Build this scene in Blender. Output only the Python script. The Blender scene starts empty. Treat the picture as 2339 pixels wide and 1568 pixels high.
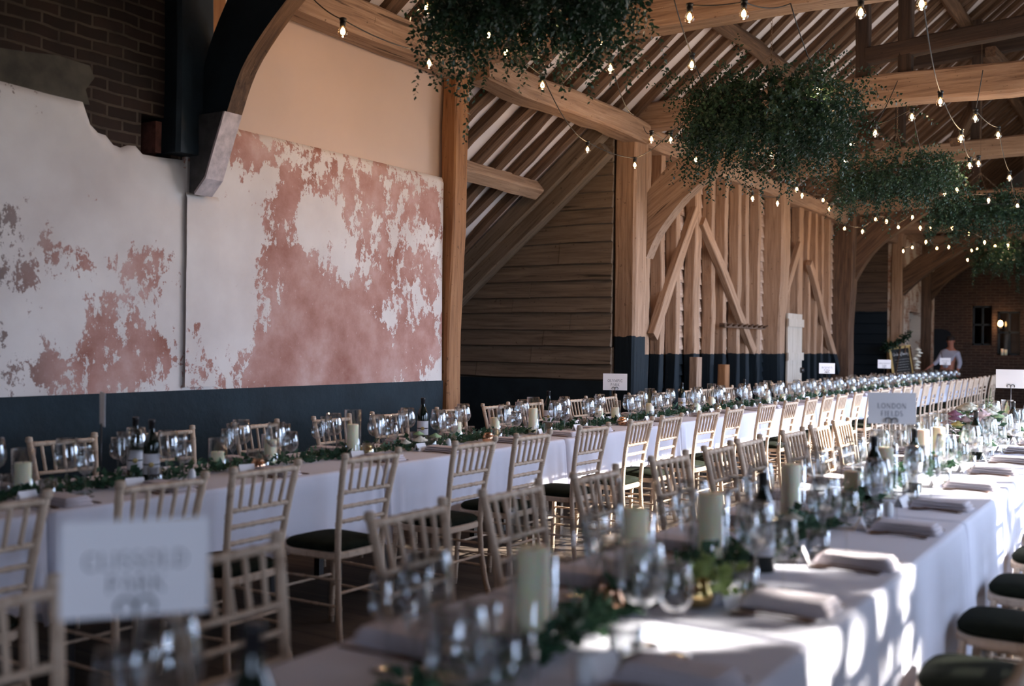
import bpy, math, random
from mathutils import Vector, Matrix, noise as mnoise
D = bpy.data
SC = bpy.context.scene
COL = SC.collection
RND = random.Random(7)

# ------------------------------------------------------------------ camera
W, Hh, FPX = 2339.0, 1568.0, 2400.0
CX, CY, CAMZ = 1169.5, 784.0, 1.44
def _basis():
    d = Vector((2690 - CX, FPX, -(805 - CY))).normalized()      # long axis of the barn, camera frame (right, fwd, up)
    hr = Vector((1, 0, -0.013))
    z = hr.cross(d).normalized()
    if z.z < 0: z = -z
    x = d.cross(z)
    return Matrix((x, d, z))
RW = _basis()                                                   # world = RW @ cam
def ray(px, py): return RW @ Vector((px - CX, FPX, -(py - CY)))
def atz(px, py, z):
    r = ray(px, py); t = (z - CAMZ) / r.z; return Vector((r.x*t, r.y*t, z))
def atx(px, py, x):
    r = ray(px, py); t = x / r.x; return Vector((x, r.y*t, CAMZ + r.z*t))
def aty(px, py, y):
    r = ray(px, py); t = y / r.y; return Vector((r.x*t, y, CAMZ + r.z*t))
def atd(px, py, dist):
    r = ray(px, py) * (dist / FPX); return Vector((r.x, r.y, CAMZ + r.z))
cam = D.cameras.new('camera'); camo = D.objects.new('camera', cam); COL.objects.link(camo)
right, fwd, up = RW @ Vector((1,0,0)), RW @ Vector((0,1,0)), RW @ Vector((0,0,1))
m = Matrix((right, up, -fwd)).transposed().to_4x4(); m.translation = Vector((0, 0, CAMZ))
camo.matrix_world = m
cam.sensor_width = 36; cam.lens = FPX / W * 36; cam.clip_start = .02; cam.clip_end = 200
cam.dof.use_dof = True; cam.dof.focus_distance = 9.0; cam.dof.aperture_fstop = 1.5; cam.dof.aperture_blades = 9
SC.camera = camo

# ------------------------------------------------------------------ light
wd = D.worlds.new('world'); SC.world = wd; wd.use_nodes = True
bg = wd.node_tree.nodes['Background']; bg.inputs[0].default_value = (.58, .72, 1.0, 1); bg.inputs[1].default_value = 7.0
SUND = Vector((-1, -.62, -.56)).normalized()
sl = D.lights.new('sun', 'SUN'); sl.energy = 12.5; sl.color = (1, .95, .88); sl.angle = math.radians(.9)
slo = D.objects.new('sun', sl); COL.objects.link(slo); slo.rotation_euler = SUND.to_track_quat('-Z', 'Y').to_euler(); slo.location = (12, 14, 9)
SC.view_settings.view_transform = 'Standard'; SC.view_settings.look = 'None'
SC.view_settings.gamma = 1; SC.view_settings.exposure = 1.42
try: SC.view_settings.use_curve_mapping = False
except Exception: pass
SC.cycles.use_denoising = True
SC.cycles.max_bounces = 10; SC.cycles.diffuse_bounces = 4; SC.cycles.glossy_bounces = 3
SC.cycles.transparent_max_bounces = 24; SC.cycles.transmission_bounces = 4
SC.cycles.caustics_reflective = False; SC.cycles.caustics_refractive = False
SC.cycles.sample_clamp_indirect = 6
def portal(name, loc, sx, sz):                                   # sampling portal: emits nothing, marks an opening to the sky
    a = D.lights.new(name, 'AREA'); a.shape = 'RECTANGLE'; a.size = sx; a.size_y = sz; a.cycles.is_portal = True
    o = D.objects.new(name, a); COL.objects.link(o); o.location = loc
    o.rotation_euler = Vector((-1, 0, 0)).to_track_quat('-Z', 'Y').to_euler()
XR = 1.6                                                        # inner face of the right-hand wall
OPEN = [(-2.6, -1.0, 1.0, 2.4), (3.75, 5.05, .95, 2.4), (6.65, 9.0, 0, 2.7), (9.35, 16.6, 0, 3.55), (19.0, 24.0, .9, 2.6)]
for i, (a, b, c, d) in enumerate(OPEN): portal('daylight_portal', (XR + .12, (a+b)/2, (c+d)/2), b-a, d-c)

# ------------------------------------------------------------------ helpers
def tag(o, label=None, cat=None, group=None, kind=None):
    if label: o['label'] = label
    if cat: o['category'] = cat
    if group: o['group'] = group
    if kind: o['kind'] = kind
    return o
def empty(name, loc=(0,0,0), rz=0):
    o = D.objects.new(name, None); COL.objects.link(o); o.location = loc; o.rotation_euler = (0, 0, rz); o.empty_display_size = .05
    return o
class MB:
    def __init__(s): s.v = []; s.f = []; s.sm = []; s.mi = []
    def add(s, vs, fs, smooth=False, mi=0):
        n = len(s.v); s.v += [tuple(v) for v in vs]
        for f in fs: s.f.append([i + n for i in f]); s.sm.append(smooth); s.mi.append(mi)
    def box(s, a, b, mi=0, mat=None):
        x0,y0,z0 = a; x1,y1,z1 = b
        vs = [Vector(p) for p in ((x0,y0,z0),(x1,y0,z0),(x1,y1,z0),(x0,y1,z0),(x0,y0,z1),(x1,y0,z1),(x1,y1,z1),(x0,y1,z1))]
        if mat: vs = [mat @ v for v in vs]
        s.add(vs, [(0,3,2,1),(4,5,6,7),(0,1,5,4),(1,2,6,5),(2,3,7,6),(3,0,4,7)], mi=mi)
    def tube(s, pts, rs, seg=8, smooth=True, mi=0, cap=True):
        pts = [Vector(p) for p in pts]
        if not hasattr(rs, '__len__'): rs = [rs]*len(pts)
        vs = []; n = len(pts); prev = None
        for i, p in enumerate(pts):
            t = (pts[min(i+1, n-1)] - pts[max(i-1, 0)])
            t = t.normalized() if t.length > 1e-9 else Vector((0,0,1))
            u = (prev - t*prev.dot(t)) if prev is not None else t.orthogonal()
            if u.length < 1e-6: u = t.orthogonal()
            u.normalize(); prev = u; w = t.cross(u)
            for k in range(seg):
                a = 2*math.pi*k/seg; vs.append(p + (u*math.cos(a) + w*math.sin(a))*rs[i])
        fs = [(i*seg+k, i*seg+(k+1)%seg, (i+1)*seg+(k+1)%seg, (i+1)*seg+k) for i in range(n-1) for k in range(seg)]
        if cap: fs += [tuple(range(seg-1, -1, -1)), tuple((n-1)*seg + k for k in range(seg))]
        s.add(vs, fs, smooth, mi)
    def lathe(s, prof, seg=16, o=(0,0,0), mi=0, smooth=True):
        vs = []; n = len(prof); o = Vector(o)
        for r, z in prof:
            for k in range(seg):
                a = 2*math.pi*k/seg; vs.append(o + Vector((r*math.cos(a), r*math.sin(a), z)))
        fs = [(i*seg+k, i*seg+(k+1)%seg, (i+1)*seg+(k+1)%seg, (i+1)*seg+k) for i in range(n-1) for k in range(seg)]
        s.add(vs, fs, smooth, mi)
    def prism(s, outline, off, mi=0, smooth=False):              # outline: list of points, off: extrusion vector
        n = len(outline); off = Vector(off); a = [Vector(p) for p in outline]; b = [p + off for p in a]
        s.add(a + b, [tuple(range(n)), tuple(range(2*n-1, n-1, -1))] + [(i, n+i, n+(i+1)%n, (i+1)%n) for i in range(n)], smooth, mi)
    def leaf(s, p, dirv, ln, wd, mi=0):
        d = dirv.normalized(); u = d.orthogonal().normalized()
        u = Matrix.Rotation(RND.uniform(0, 6.28), 3, d) @ u; n = d.cross(u)
        c = p + d*ln*.45
        s.add([p, c + u*wd*.5 + n*wd*.12, p + d*ln, c - u*wd*.5 + n*wd*.12, c - n*wd*.02, ], [(0,1,4),(1,2,4),(2,3,4),(3,0,4)], True, mi)
    def mesh(s, name, mats):
        me = D.meshes.new(name); me.from_pydata(s.v, [], s.f)
        for mt in (mats if isinstance(mats, (list, tuple)) else [mats]): me.materials.append(mt)
        me.polygons.foreach_set('use_smooth', s.sm); me.polygons.foreach_set('material_index', s.mi)
        me.update(); return me
    def build(s, name, mats, parent=None, loc=None, rz=None):
        o = D.objects.new(name, s.mesh(name, mats)); COL.objects.link(o)
        if parent: o.parent = parent
        if loc is not None: o.location = loc
        if rz is not None: o.rotation_euler = (0, 0, rz)
        return o
def inst(name, me, parent=None, loc=(0,0,0), rot=(0,0,0)):
    o = D.objects.new(name, me); COL.objects.link(o); o.location = loc; o.rotation_euler = rot
    if parent: o.parent = parent
    return o
ONES = ['first','second','third','fourth','fifth','sixth','seventh','eighth','ninth','tenth','eleventh','twelfth','thirteenth','fourteenth','fifteenth','sixteenth','seventeenth','eighteenth','nineteenth']
def ordn(i):                                                     # 0-based
    i += 1
    if i < 20: return ONES[i-1]
    t = {2:('twenty','twentieth'),3:('thirty','thirtieth'),4:('forty','fortieth'),5:('fifty','fiftieth'),6:('sixty','sixtieth'),7:('seventy','seventieth')}[i//10]
    return t[1] if i % 10 == 0 else t[0] + '-' + ONES[i % 10 - 1]

# ------------------------------------------------------------------ materials
def newmat(name):
    m = D.materials.new(name); m.use_nodes = True; nt = m.node_tree
    return m, nt, nt.nodes['Principled BSDF'], nt.nodes['Material Output']
def lk(nt, a, b): nt.links.new(a, b)
def N(nt, typ, **kw):
    n = nt.nodes.new(typ)
    for k, v in kw.items():
        if k.startswith('i_'):
            key = k[2:]; key = int(key) if key.isdigit() else key.replace('_', ' ')
            n.inputs[key].default_value = v
        else: setattr(n, k, v)
    return n
def ramp(nt, src, stops):
    r = nt.nodes.new('ShaderNodeValToRGB'); e = r.color_ramp.elements
    while len(e) < len(stops): e.new(.5)
    for el, (p, c) in zip(e, stops):
        el.position = p; el.color = (*c, 1) if len(c) == 3 else c
    lk(nt, src, r.inputs[0]); return r.outputs[0]
def mix(nt, fac, a, b, mode='MIX'):
    n = nt.nodes.new('ShaderNodeMix'); n.data_type = 'RGBA'; n.blend_type = mode
    for sock, v in ((n.inputs[0], fac), (n.inputs[6], a), (n.inputs[7], b)):
        if isinstance(v, bpy.types.NodeSocket): lk(nt, v, sock)
        elif isinstance(v, tuple): sock.default_value = (*v, 1)
        else: sock.default_value = v
    return n.outputs[2]
def mth(nt, op, a, b=None, c=None):
    n = nt.nodes.new('ShaderNodeMath'); n.operation = op
    for i, v in enumerate((a, b, c)):
        if v is None: continue
        if isinstance(v, bpy.types.NodeSocket): lk(nt, v, n.inputs[i])
        else: n.inputs[i].default_value = v
    return n.outputs[0]
def coords(nt, scale, objrand=True, kind='Object'):
    tc = nt.nodes.new('ShaderNodeTexCoord'); mp = nt.nodes.new('ShaderNodeMapping'); mp.inputs['Scale'].default_value = scale
    lk(nt, tc.outputs[kind], mp.inputs[0])
    if objrand:
        oi = nt.nodes.new('ShaderNodeObjectInfo'); ml = mth(nt, 'MULTIPLY', oi.outputs['Random'], 37.0)
        cb = nt.nodes.new('ShaderNodeCombineXYZ'); lk(nt, ml, cb.inputs[0]); lk(nt, ml, cb.inputs[1]); lk(nt, ml, cb.inputs[2])
        lk(nt, cb.outputs[0], mp.inputs['Location'])
    return mp.outputs[0]
def noise(nt, vec, scale, detail=4, rough=.55, dist=0):
    n = N(nt, 'ShaderNodeTexNoise'); n.inputs['Scale'].default_value = scale; n.inputs['Detail'].default_value = detail
    n.inputs['Roughness'].default_value = rough; n.inputs['Distortion'].default_value = dist; lk(nt, vec, n.inputs['Vector']); return n.outputs[0]
def bump(nt, bs, h, strength=.3, dist=.01):
    b = N(nt, 'ShaderNodeBump'); b.inputs['Strength'].default_value = strength; b.inputs['Distance'].default_value = dist
    lk(nt, h, b.inputs['Height']); lk(nt, b.outputs[0], bs.inputs['Normal'])
def plain(name, col, rough=.6, var=.12, scale=6, metal=0, bmp=0, spec=.3):
    m, nt, bs, out = newmat(name); v = coords(nt, (1,1,1)); n = noise(nt, v, scale)
    lo = tuple(c*(1-var) for c in col); hi = tuple(min(1, c*(1+var)) for c in col)
    lk(nt, ramp(nt, n, [(.3, lo), (.7, hi)]), bs.inputs['Base Color']); bs.inputs['Roughness'].default_value = rough
    bs.inputs['Metallic'].default_value = metal; bs.inputs['Specular IOR Level'].default_value = spec
    if bmp: bump(nt, bs, noise(nt, v, scale*6, 6), bmp, .004)
    return m
def timber_mat(name, dark, mid, light, axis=0, crack=.5, dado=None, rough=.75):
    # grain runs along the given local axis; dado: world height below which the timber is painted blue-black
    m, nt, bs, out = newmat(name)
    sc = [26, 26, 26]; sc[axis] = 1.3; v = coords(nt, tuple(sc)); sc2 = [46, 46, 46]; sc2[axis] = 1.5; v2 = coords(nt, tuple(sc2)); v3 = coords(nt, (1,1,1))
    g = noise(nt, v, 1.0, 6, .65, .6); big = noise(nt, v3, 1.7, 3)
    c = ramp(nt, g, [(.28, dark), (.48, mid), (.72, light)])
    c = mix(nt, ramp(nt, big, [(.35, (.0,)*3), (.7, (.5,)*3)]), c, mid)
    cr = ramp(nt, noise(nt, v2, .5, 5, .6, .4), [(.30, (1,1,1)), (.36, (0,0,0))])
    c = mix(nt, mth(nt, 'MULTIPLY', cr, crack), c, tuple(x*.22 for x in dark))
    wn = noise(nt, v3, 23, 2); holes = ramp(nt, wn, [(.68, (0,0,0)), (.74, (1,1,1))])
    c = mix(nt, mth(nt, 'MULTIPLY', holes, .6), c, tuple(x*.4 for x in dark))
    if dado:
        ge = nt.nodes.new('ShaderNodeNewGeometry'); sx = nt.nodes.new('ShaderNodeSeparateXYZ'); lk(nt, ge.outputs['Position'], sx.inputs[0])
        wob = mth(nt, 'MULTIPLY', noise(nt, v3, 9, 2), .05)
        msk = mth(nt, 'LESS_THAN', mth(nt, 'ADD', sx.outputs[2], wob), dado + .025)
        wear = ramp(nt, noise(nt, v2, 1.6, 6, .7), [(.66, (1,1,1)), (.72, (.35,.35,.35))])
        c = mix(nt, mth(nt, 'MULTIPLY', msk, wear), c, (.006, .011, .015))
    lk(nt, c, bs.inputs['Base Color']); bs.inputs['Roughness'].default_value = rough; bs.inputs['Specular IOR Level'].default_value = .2
    bump(nt, bs, mth(nt, 'SUBTRACT', g, mth(nt, 'MULTIPLY', cr, .8)), .6, .012)
    return m
M = {}
M['tie'] = timber_mat('pale_oak', (.12,.07,.045), (.29,.185,.125), (.43,.30,.21), crack=.8)
M['stud'] = timber_mat('stud_oak', (.13,.07,.042), (.31,.19,.12), (.46,.30,.20), dado=1.33, crack=.7)
M['post'] = timber_mat('post_oak', (.13,.07,.042), (.31,.19,.12), (.46,.30,.20), dado=1.54, crack=.7)
M['orange'] = timber_mat('orange_oak', (.075,.032,.014), (.27,.125,.055), (.40,.20,.09), crack=.9)
M['rafter'] = timber_mat('rafter_oak', (.035,.021,.015), (.095,.055,.035), (.22,.13,.078), crack=.5)
M['darkwood'] = timber_mat('dark_oak', (.018,.014,.013), (.045,.03,.024), (.08,.05,.036), crack=.3)
M['blackpaint'] = plain('black_painted_timber', (.010,.018,.024), .6, .3, 5, bmp=.5)
M['dado'] = plain('blue_black_limewash', (.008,.016,.021), .62, .35, 3, bmp=1.0, spec=.14)
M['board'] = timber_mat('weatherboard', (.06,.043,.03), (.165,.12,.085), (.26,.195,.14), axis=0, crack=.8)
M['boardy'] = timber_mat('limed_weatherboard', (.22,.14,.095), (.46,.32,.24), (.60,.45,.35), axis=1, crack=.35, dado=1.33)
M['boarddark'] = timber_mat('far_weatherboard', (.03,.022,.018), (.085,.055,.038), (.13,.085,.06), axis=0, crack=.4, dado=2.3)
M['ceil'] = plain('roof_plaster', (.66,.60,.60), .9, .08, 2, bmp=.2)
M['panel'] = plain('cream_plaster', (.56,.42,.34), .9, .05, 1.2, bmp=.15)
M['lime'] = None
def chairmat(name, base, tint, ringdark):
    m, nt, bs, out = newmat(name); v = coords(nt, (9,9,2.2)); v1 = coords(nt, (1,1,1))
    n = noise(nt, v, 4, 6, .7); c = ramp(nt, n, [(.25, tint), (.45, base), (.8, tuple(min(1, x*1.22) for x in base))])
    w = ramp(nt, noise(nt, v1, 11, 3, .7), [(.58, (0,0,0)), (.72, (.55,.55,.55))]); c = mix(nt, w, c, ringdark)
    oi = nt.nodes.new('ShaderNodeObjectInfo'); c = mix(nt, mth(nt, 'MULTIPLY', oi.outputs['Random'], .25), c, tint)
    lk(nt, c, bs.inputs['Base Color']); bs.inputs['Roughness'].default_value = .62; bs.inputs['Specular IOR Level'].default_value = .25
    bump(nt, bs, n, .25, .003); return m
M['lime'] = chairmat('limewashed_beech', (.60,.46,.34), (.38,.25,.165), (.20,.115,.07))
M['ring'] = plain('worn_ring', (.26,.17,.12), .7)
M['pad'] = plain('dark_olive_velvet', (.012,.014,.009), .95, .3, 12, bmp=.2, spec=.05)
M['cloth'] = plain('white_linen_cloth', (.70,.69,.76), .9, .03, 3, bmp=.12, spec=.1)
M['napkin'] = plain('stone_linen', (.62,.56,.58), .9, .08, 5, bmp=.3, spec=.1)
M['napkin2'] = plain('mauve_table_linen', (.60,.52,.56), .9, .04, 5, bmp=.2, spec=.1)
M['bronze'] = plain('bronze_cutlery', (.13,.08,.06), .35, .1, 8, metal=.9)
M['wax'] = plain('ivory_wax', (.95,.88,.64), .5, .03, 3)
M['wax'].node_tree.nodes['Principled BSDF'].inputs['Subsurface Weight'].default_value = .6; M['wax'].node_tree.nodes['Principled BSDF'].inputs['Subsurface Scale'].default_value = .02
M['wick'] = plain('wick', (.03,.02,.02), .9)
M['card'] = plain('white_card', (.92,.88,.88), .8, .02, 3)
M['ink'] = plain('grey_ink', (.035,.03,.035), .7, .02, 3)
M['steel'] = plain('dark_steel', (.07,.065,.065), .35, .2, 8, metal=.8)
M['chain'] = plain('rusty_chain', (.22,.15,.10), .5, .2, 12, metal=.6)
M['cable'] = plain('black_cable', (.008,.009,.010), .5)
M['gold'] = plain('gold_frame', (.42,.30,.12), .4, .2, 8, metal=.6)
M['chalkboard'] = plain('blackboard_slate', (.012,.014,.015), .5, .3, 4)
M['chalk'] = plain('chalk_white', (.75,.74,.72), .9)
M['bottle'] = plain('dark_green_bottle', (.006,.012,.008), .08, .1, 3, spec=.6)
M['foil'] = plain('black_foil', (.012,.011,.012), .3, .1, 3)
M['label'] = plain('wine_label', (.66,.64,.66), .8)
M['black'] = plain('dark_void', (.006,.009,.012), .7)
M['white'] = plain('white_shirt', (.42,.40,.46), .8, .05, 7)
M['trouser'] = plain('grey_trouser', (.12,.13,.14), .9)
M['skin'] = plain('skin', (.42,.16,.10), .6)
M['hair'] = plain('dark_hair', (.03,.02,.015), .8)
M['stem'] = plain('green_stem', (.05,.09,.03), .7)
M['whitepaint'] = timber_mat('whitewashed_door', (.34,.29,.235), (.46,.40,.33), (.54,.48,.41), axis=2, crack=.3)
M['soil'] = plain('pale_gravel', (.30,.28,.22), .95, .2, 2)
M['copper'] = plain('copper_votive', (.75,.42,.26), .18, .15, 14, metal=1)
M['goldglass'] = plain('gold_votive', (.70,.48,.20), .2, .2, 14, metal=1)
M['ceramic'] = plain('white_ceramic', (.70,.70,.70), .4)
def leafmat(name, dark, light, pale):
    m, nt, bs, out = newmat(name)
    v = coords(nt, (1,1,1)); n = noise(nt, v, 16, 3); c = ramp(nt, n, [(.32, dark), (.58, light), (.78, pale)])
    lk(nt, c, bs.inputs['Base Color']); bs.inputs['Roughness'].default_value = .5; bs.inputs['Specular IOR Level'].default_value = .3
    tr = N(nt, 'ShaderNodeBsdfTranslucent'); lk(nt, c, tr.inputs[0]); ms = N(nt, 'ShaderNodeMixShader'); ms.inputs[0].default_value = .25
    lk(nt, bs.outputs[0], ms.inputs[1]); lk(nt, tr.outputs[0], ms.inputs[2]); lk(nt, ms.outputs[0], out.inputs[0]); return m
M['leafh'] = leafmat('ivy_leaf', (.006,.018,.012), (.018,.05,.026), (.07,.13,.06))
M['leaft'] = leafmat('eucalyptus_leaf', (.02,.05,.03), (.05,.11,.06), (.16,.25,.14))
for k, c in dict(cream=(.80,.74,.60), blush=(.78,.55,.52), mauve=(.38,.17,.24), yellow=(.75,.62,.22), palegreen=(.45,.58,.30)).items():
    M['petal_'+k] = plain(k+'_petal', c, .7, .12, 20)
def glassmat(name, tint, edge, amt=1.0):
    m, nt, bs, out = newmat(name); nt.nodes.remove(bs)
    lw = N(nt, 'ShaderNodeLayerWeight'); lw.inputs[0].default_value = .35
    col = mix(nt, lw.outputs['Facing'], tint, edge)
    tr = N(nt, 'ShaderNodeBsdfTransparent'); lk(nt, col, tr.inputs[0])
    gl = N(nt, 'ShaderNodeBsdfGlossy'); gl.inputs['Roughness'].default_value = .04
    l2 = N(nt, 'ShaderNodeLayerWeight'); l2.inputs[0].default_value = .5
    fc = mth(nt, 'ADD', mth(nt, 'MULTIPLY', mth(nt, 'POWER', l2.outputs['Facing'], 3.0), .55*amt), .05*amt)
    ms = N(nt, 'ShaderNodeMixShader'); lk(nt, fc, ms.inputs[0])
    lk(nt, tr.outputs[0], ms.inputs[1]); lk(nt, gl.outputs[0], ms.inputs[2]); lk(nt, ms.outputs[0], out.inputs[0]); return m
M['glass'] = glassmat('clear_glass', (.99,.995,.995), (.83,.86,.88), 2.0)
M['bulbglass'] = glassmat('halo_tinted_bulb_glass', (.98,.93,.80), (.85,.55,.25), 1.2)  # amber edge tint paints a glow halo around the clear bulb
M['pane'] = glassmat('dark_window_glass', (.10,.13,.15), (.05,.06,.07), 2)
def emis(name, col, s):
    m, nt, bs, out = newmat(name); nt.nodes.remove(bs); e = N(nt, 'ShaderNodeEmission'); e.inputs[0].default_value = (*col, 1); e.inputs[1].default_value = s
    lk(nt, e.outputs[0], out.inputs[0])
    try: m.cycles.emission_sampling = 'NONE'
    except Exception: pass
    return m
M['filament'] = emis('glowing_filament', (1, .62, .28), 22)
M['flame'] = emis('lamp_glow', (1, .55, .2), 9)
def brickmat(name, cols, mortar, plaster=None, axis='yz', sc=1.0):
    m, nt, bs, out = newmat(name)
    tc = nt.nodes.new('ShaderNodeTexCoord'); sx = nt.nodes.new('ShaderNodeSeparateXYZ'); lk(nt, tc.outputs['Object'], sx.inputs[0])
    cb = nt.nodes.new('ShaderNodeCombineXYZ'); lk(nt, sx.outputs[1 if axis == 'yz' else 0], cb.inputs[0]); lk(nt, sx.outputs[2], cb.inputs[1])
    wv = noise(nt, tc.outputs['Object'], 3, 3)
    ad = nt.nodes.new('ShaderNodeVectorMath'); ad.operation = 'ADD'; lk(nt, cb.outputs[0], ad.inputs[0])
    c2 = nt.nodes.new('ShaderNodeCombineXYZ'); lk(nt, mth(nt, 'MULTIPLY', wv, .05), c2.inputs[1]); lk(nt, c2.outputs[0], ad.inputs[1])
    b = N(nt, 'ShaderNodeTexBrick'); b.inputs['Scale'].default_value = 1/sc; b.inputs['Brick Width'].default_value = .225; b.inputs['Row Height'].default_value = .075
    b.inputs['Mortar Size'].default_value = .010; b.inputs['Mortar Smooth'].default_value = .3; b.inputs['Bias'].default_value = -.2
    b.inputs['Color1'].default_value = (*cols[0], 1); b.inputs['Color2'].default_value = (*cols[1], 1); b.inputs['Mortar'].default_value = (*mortar, 1)
    lk(nt, ad.outputs[0], b.inputs['Vector'])
    c = b.outputs['Color']; n2 = noise(nt, tc.outputs['Object'], 5, 5)
    c = mix(nt, ramp(nt, n2, [(.4, (0,0,0)), (.75, (.7,.7,.7))]), c, cols[2])
    if plaster:
        pm = ramp(nt, noise(nt, tc.outputs['Object'], 2.2, 6, .7), [(.47, (0,0,0)), (.52, (1,1,1))]); c = mix(nt, pm, c, plaster)
    lk(nt, c, bs.inputs['Base Color']); bs.inputs['Roughness'].default_value = .9; bs.inputs['Specular IOR Level'].default_value = .15
    bump(nt, bs, mth(nt, 'ADD', mth(nt, 'MULTIPLY', b.outputs['Fac'], -1), mth(nt, 'MULTIPLY', n2, .5)), .7, .02)
    return m
M['brick'] = brickmat('old_brick', ((.028,.017,.013),(.045,.026,.019),(.022,.017,.014)), (.085,.06,.042))
M['brickend'] = brickmat('end_wall_brick', ((.055,.032,.024),(.085,.048,.034),(.04,.03,.025)), (.11,.08,.06), axis='xz')
M['brickpier'] = brickmat('limed_brick', ((.34,.18,.12),(.48,.30,.21),(.30,.19,.13)), (.50,.38,.28), plaster=(.62,.52,.42))
def plastermat():
    m, nt, bs, out = newmat('peeling_plaster')
    at = N(nt, 'ShaderNodeAttribute'); at.attribute_name = 'peel'
    v = coords(nt, (1,1,.62), False); v1 = coords(nt, (1,1,1), False)
    n = noise(nt, v, 4.2, 12, .74, .15); n2 = noise(nt, v1, 15, 8, .75)
    s = mth(nt, 'ADD', mth(nt, 'ADD', mth(nt, 'MULTIPLY_ADD', n, 1.35, -.175), mth(nt, 'MULTIPLY', mth(nt, 'SUBTRACT', n2, .5), .46)), mth(nt, 'MULTIPLY', at.outputs['Fac'], .55))
    mask = ramp(nt, s, [(.575, (0,0,0)), (.583, (1,1,1))])
    base = ramp(nt, noise(nt, v1, 1.6, 5), [(.3, (.57,.49,.44)), (.7, (.72,.645,.585))])
    at2 = N(nt, 'ShaderNodeAttribute'); at2.attribute_name = 'tone'
    red = ramp(nt, noise(nt, v1, 2.4, 6, .65), [(.3, (.29,.12,.085)), (.5, (.43,.23,.185)), (.72, (.56,.38,.33))])
    grey = ramp(nt, noise(nt, v1, 5, 5), [(.3, (.10,.11,.10)), (.7, (.20,.17,.15))])
    und = mix(nt, at2.outputs['Fac'], red, grey)
    st = ramp(nt, noise(nt, v1, 30, 4, .8), [(.62, (0,0,0)), (.7, (.5,.5,.5))]); und = mix(nt, st, und, (.60,.48,.44))
    c = mix(nt, mask, base, und)
    lk(nt, c, bs.inputs['Base Color']); bs.inputs['Roughness'].default_value = .85; bs.inputs['Specular IOR Level'].default_value = .15
    bump(nt, bs, mth(nt, 'ADD', mth(nt, 'MULTIPLY', mask, -1), mth(nt, 'MULTIPLY', n2, .3)), .5, .006)
    return m
M['plaster'] = plastermat()
def floormat():
    m, nt, bs, out = newmat('worn_floorboards')
    v = coords(nt, (1,1,1), False); sx = nt.nodes.new('ShaderNodeSeparateXYZ'); lk(nt, v, sx.inputs[0])
    fy = mth(nt, 'FRACT', mth(nt, 'DIVIDE', sx.outputs[1], .16)); gap = mth(nt, 'LESS_THAN', fy, .04)
    idn = mth(nt, 'FLOOR', mth(nt, 'DIVIDE', sx.outputs[1], .16)); wn = N(nt, 'ShaderNodeTexWhiteNoise', noise_dimensions='1D'); lk(nt, idn, wn.inputs['W'])
    g = noise(nt, coords(nt, (1.2,16,16), False), 1, 5, .6)
    c = ramp(nt, g, [(.3, (.06,.042,.03)), (.7, (.14,.10,.075))]); c = mix(nt, mth(nt, 'MULTIPLY', wn.outputs['Value'], .5), c, (.05,.035,.025))
    c = mix(nt, gap, c, (.02,.015,.012)); lk(nt, c, bs.inputs['Base Color']); bs.inputs['Roughness'].default_value = .6
    return m
M['floor'] = floormat()

# ------------------------------------------------------------------ timber helper (long axis = local X)
def timber(name, p0, p1, w, h, mat, up=(0,0,1), rough=.008, parent=None, seed=None, bow=0, taper=1.0, step=.3):
    """hand-hewn beam from p0 to p1; w is across, h is along up; the ends are square cut"""
    p0, p1 = Vector(p0), Vector(p1); L = (p1 - p0).length; ax = (p1 - p0).normalized(); upv = Vector(up)
    zz = (upv - ax*upv.dot(ax)).normalized(); yy = zz.cross(ax)
    rr = random.Random(seed if seed is not None else int(abs(p0.x*131 + p0.y*517 + p0.z*91)*10))
    n = max(2, int(L/step)); vs = []; fs = []; c = min(w, h)*.10
    sec = [(-w/2+c,-h/2),(w/2-c,-h/2),(w/2,-h/2+c),(w/2,h/2-c),(w/2-c,h/2),(-w/2+c,h/2),(-w/2,h/2-c),(-w/2,-h/2+c)]
    o1 = rr.uniform(0, 99)
    for i in range(n+1):
        t = i/n; k = 1 + (taper-1)*t
        dy = (mnoise.noise((o1, t*L*.8, 0)))*rough*3; dz = (mnoise.noise((o1+9, t*L*.8, 3)))*rough*3 + bow*4*t*(1-t)
        for j, (a, b) in enumerate(sec):
            e = mnoise.noise((o1 + j*.7, t*L*2.2, 7))*rough*1.6
            vs.append((t*L, a*k + dy + math.copysign(e, a), b*k + dz + math.copysign(e, b)))
    for i in range(n):
        for j in range(8): fs.append((i*8+j, (i+1)*8+j, (i+1)*8+(j+1)%8, i*8+(j+1)%8))
    fs += [tuple(range(8)), tuple(n*8+j for j in range(7, -1, -1))]
    b = MB(); b.add(vs, fs)
    o = b.build(name, mat, parent)
    mw = Matrix((ax, yy, zz)).transposed().to_4x4(); mw.translation = p0
    o.matrix_world = mw
    return o

# ------------------------------------------------------------------ shell
XA = -5.6                                                       # arcade plane (plaster wall, posts)
Z0, TAN = 4.20, .82                                             # roof plane: z = Z0 + TAN*(x - XA)
XRIDGE = -2.0; ZR = Z0 + TAN*(XRIDGE - XA); YE = 30.0; YB = -4.0
def roofz(x): return Z0 + TAN*(x - XA) if x <= XRIDGE else ZR - TAN*(x - XRIDGE)
fl = MB(); fl.box((-8.9, YB, -.12), (XR+.3, YE+.4, 0)); tag(fl.build('floor', M['floor']), kind='structure')
gr = MB(); gr.box((XR+.3, -15, -.2), (40, 50, -.06)); tag(gr.build('ground', M['soil']), kind='structure')
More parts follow.
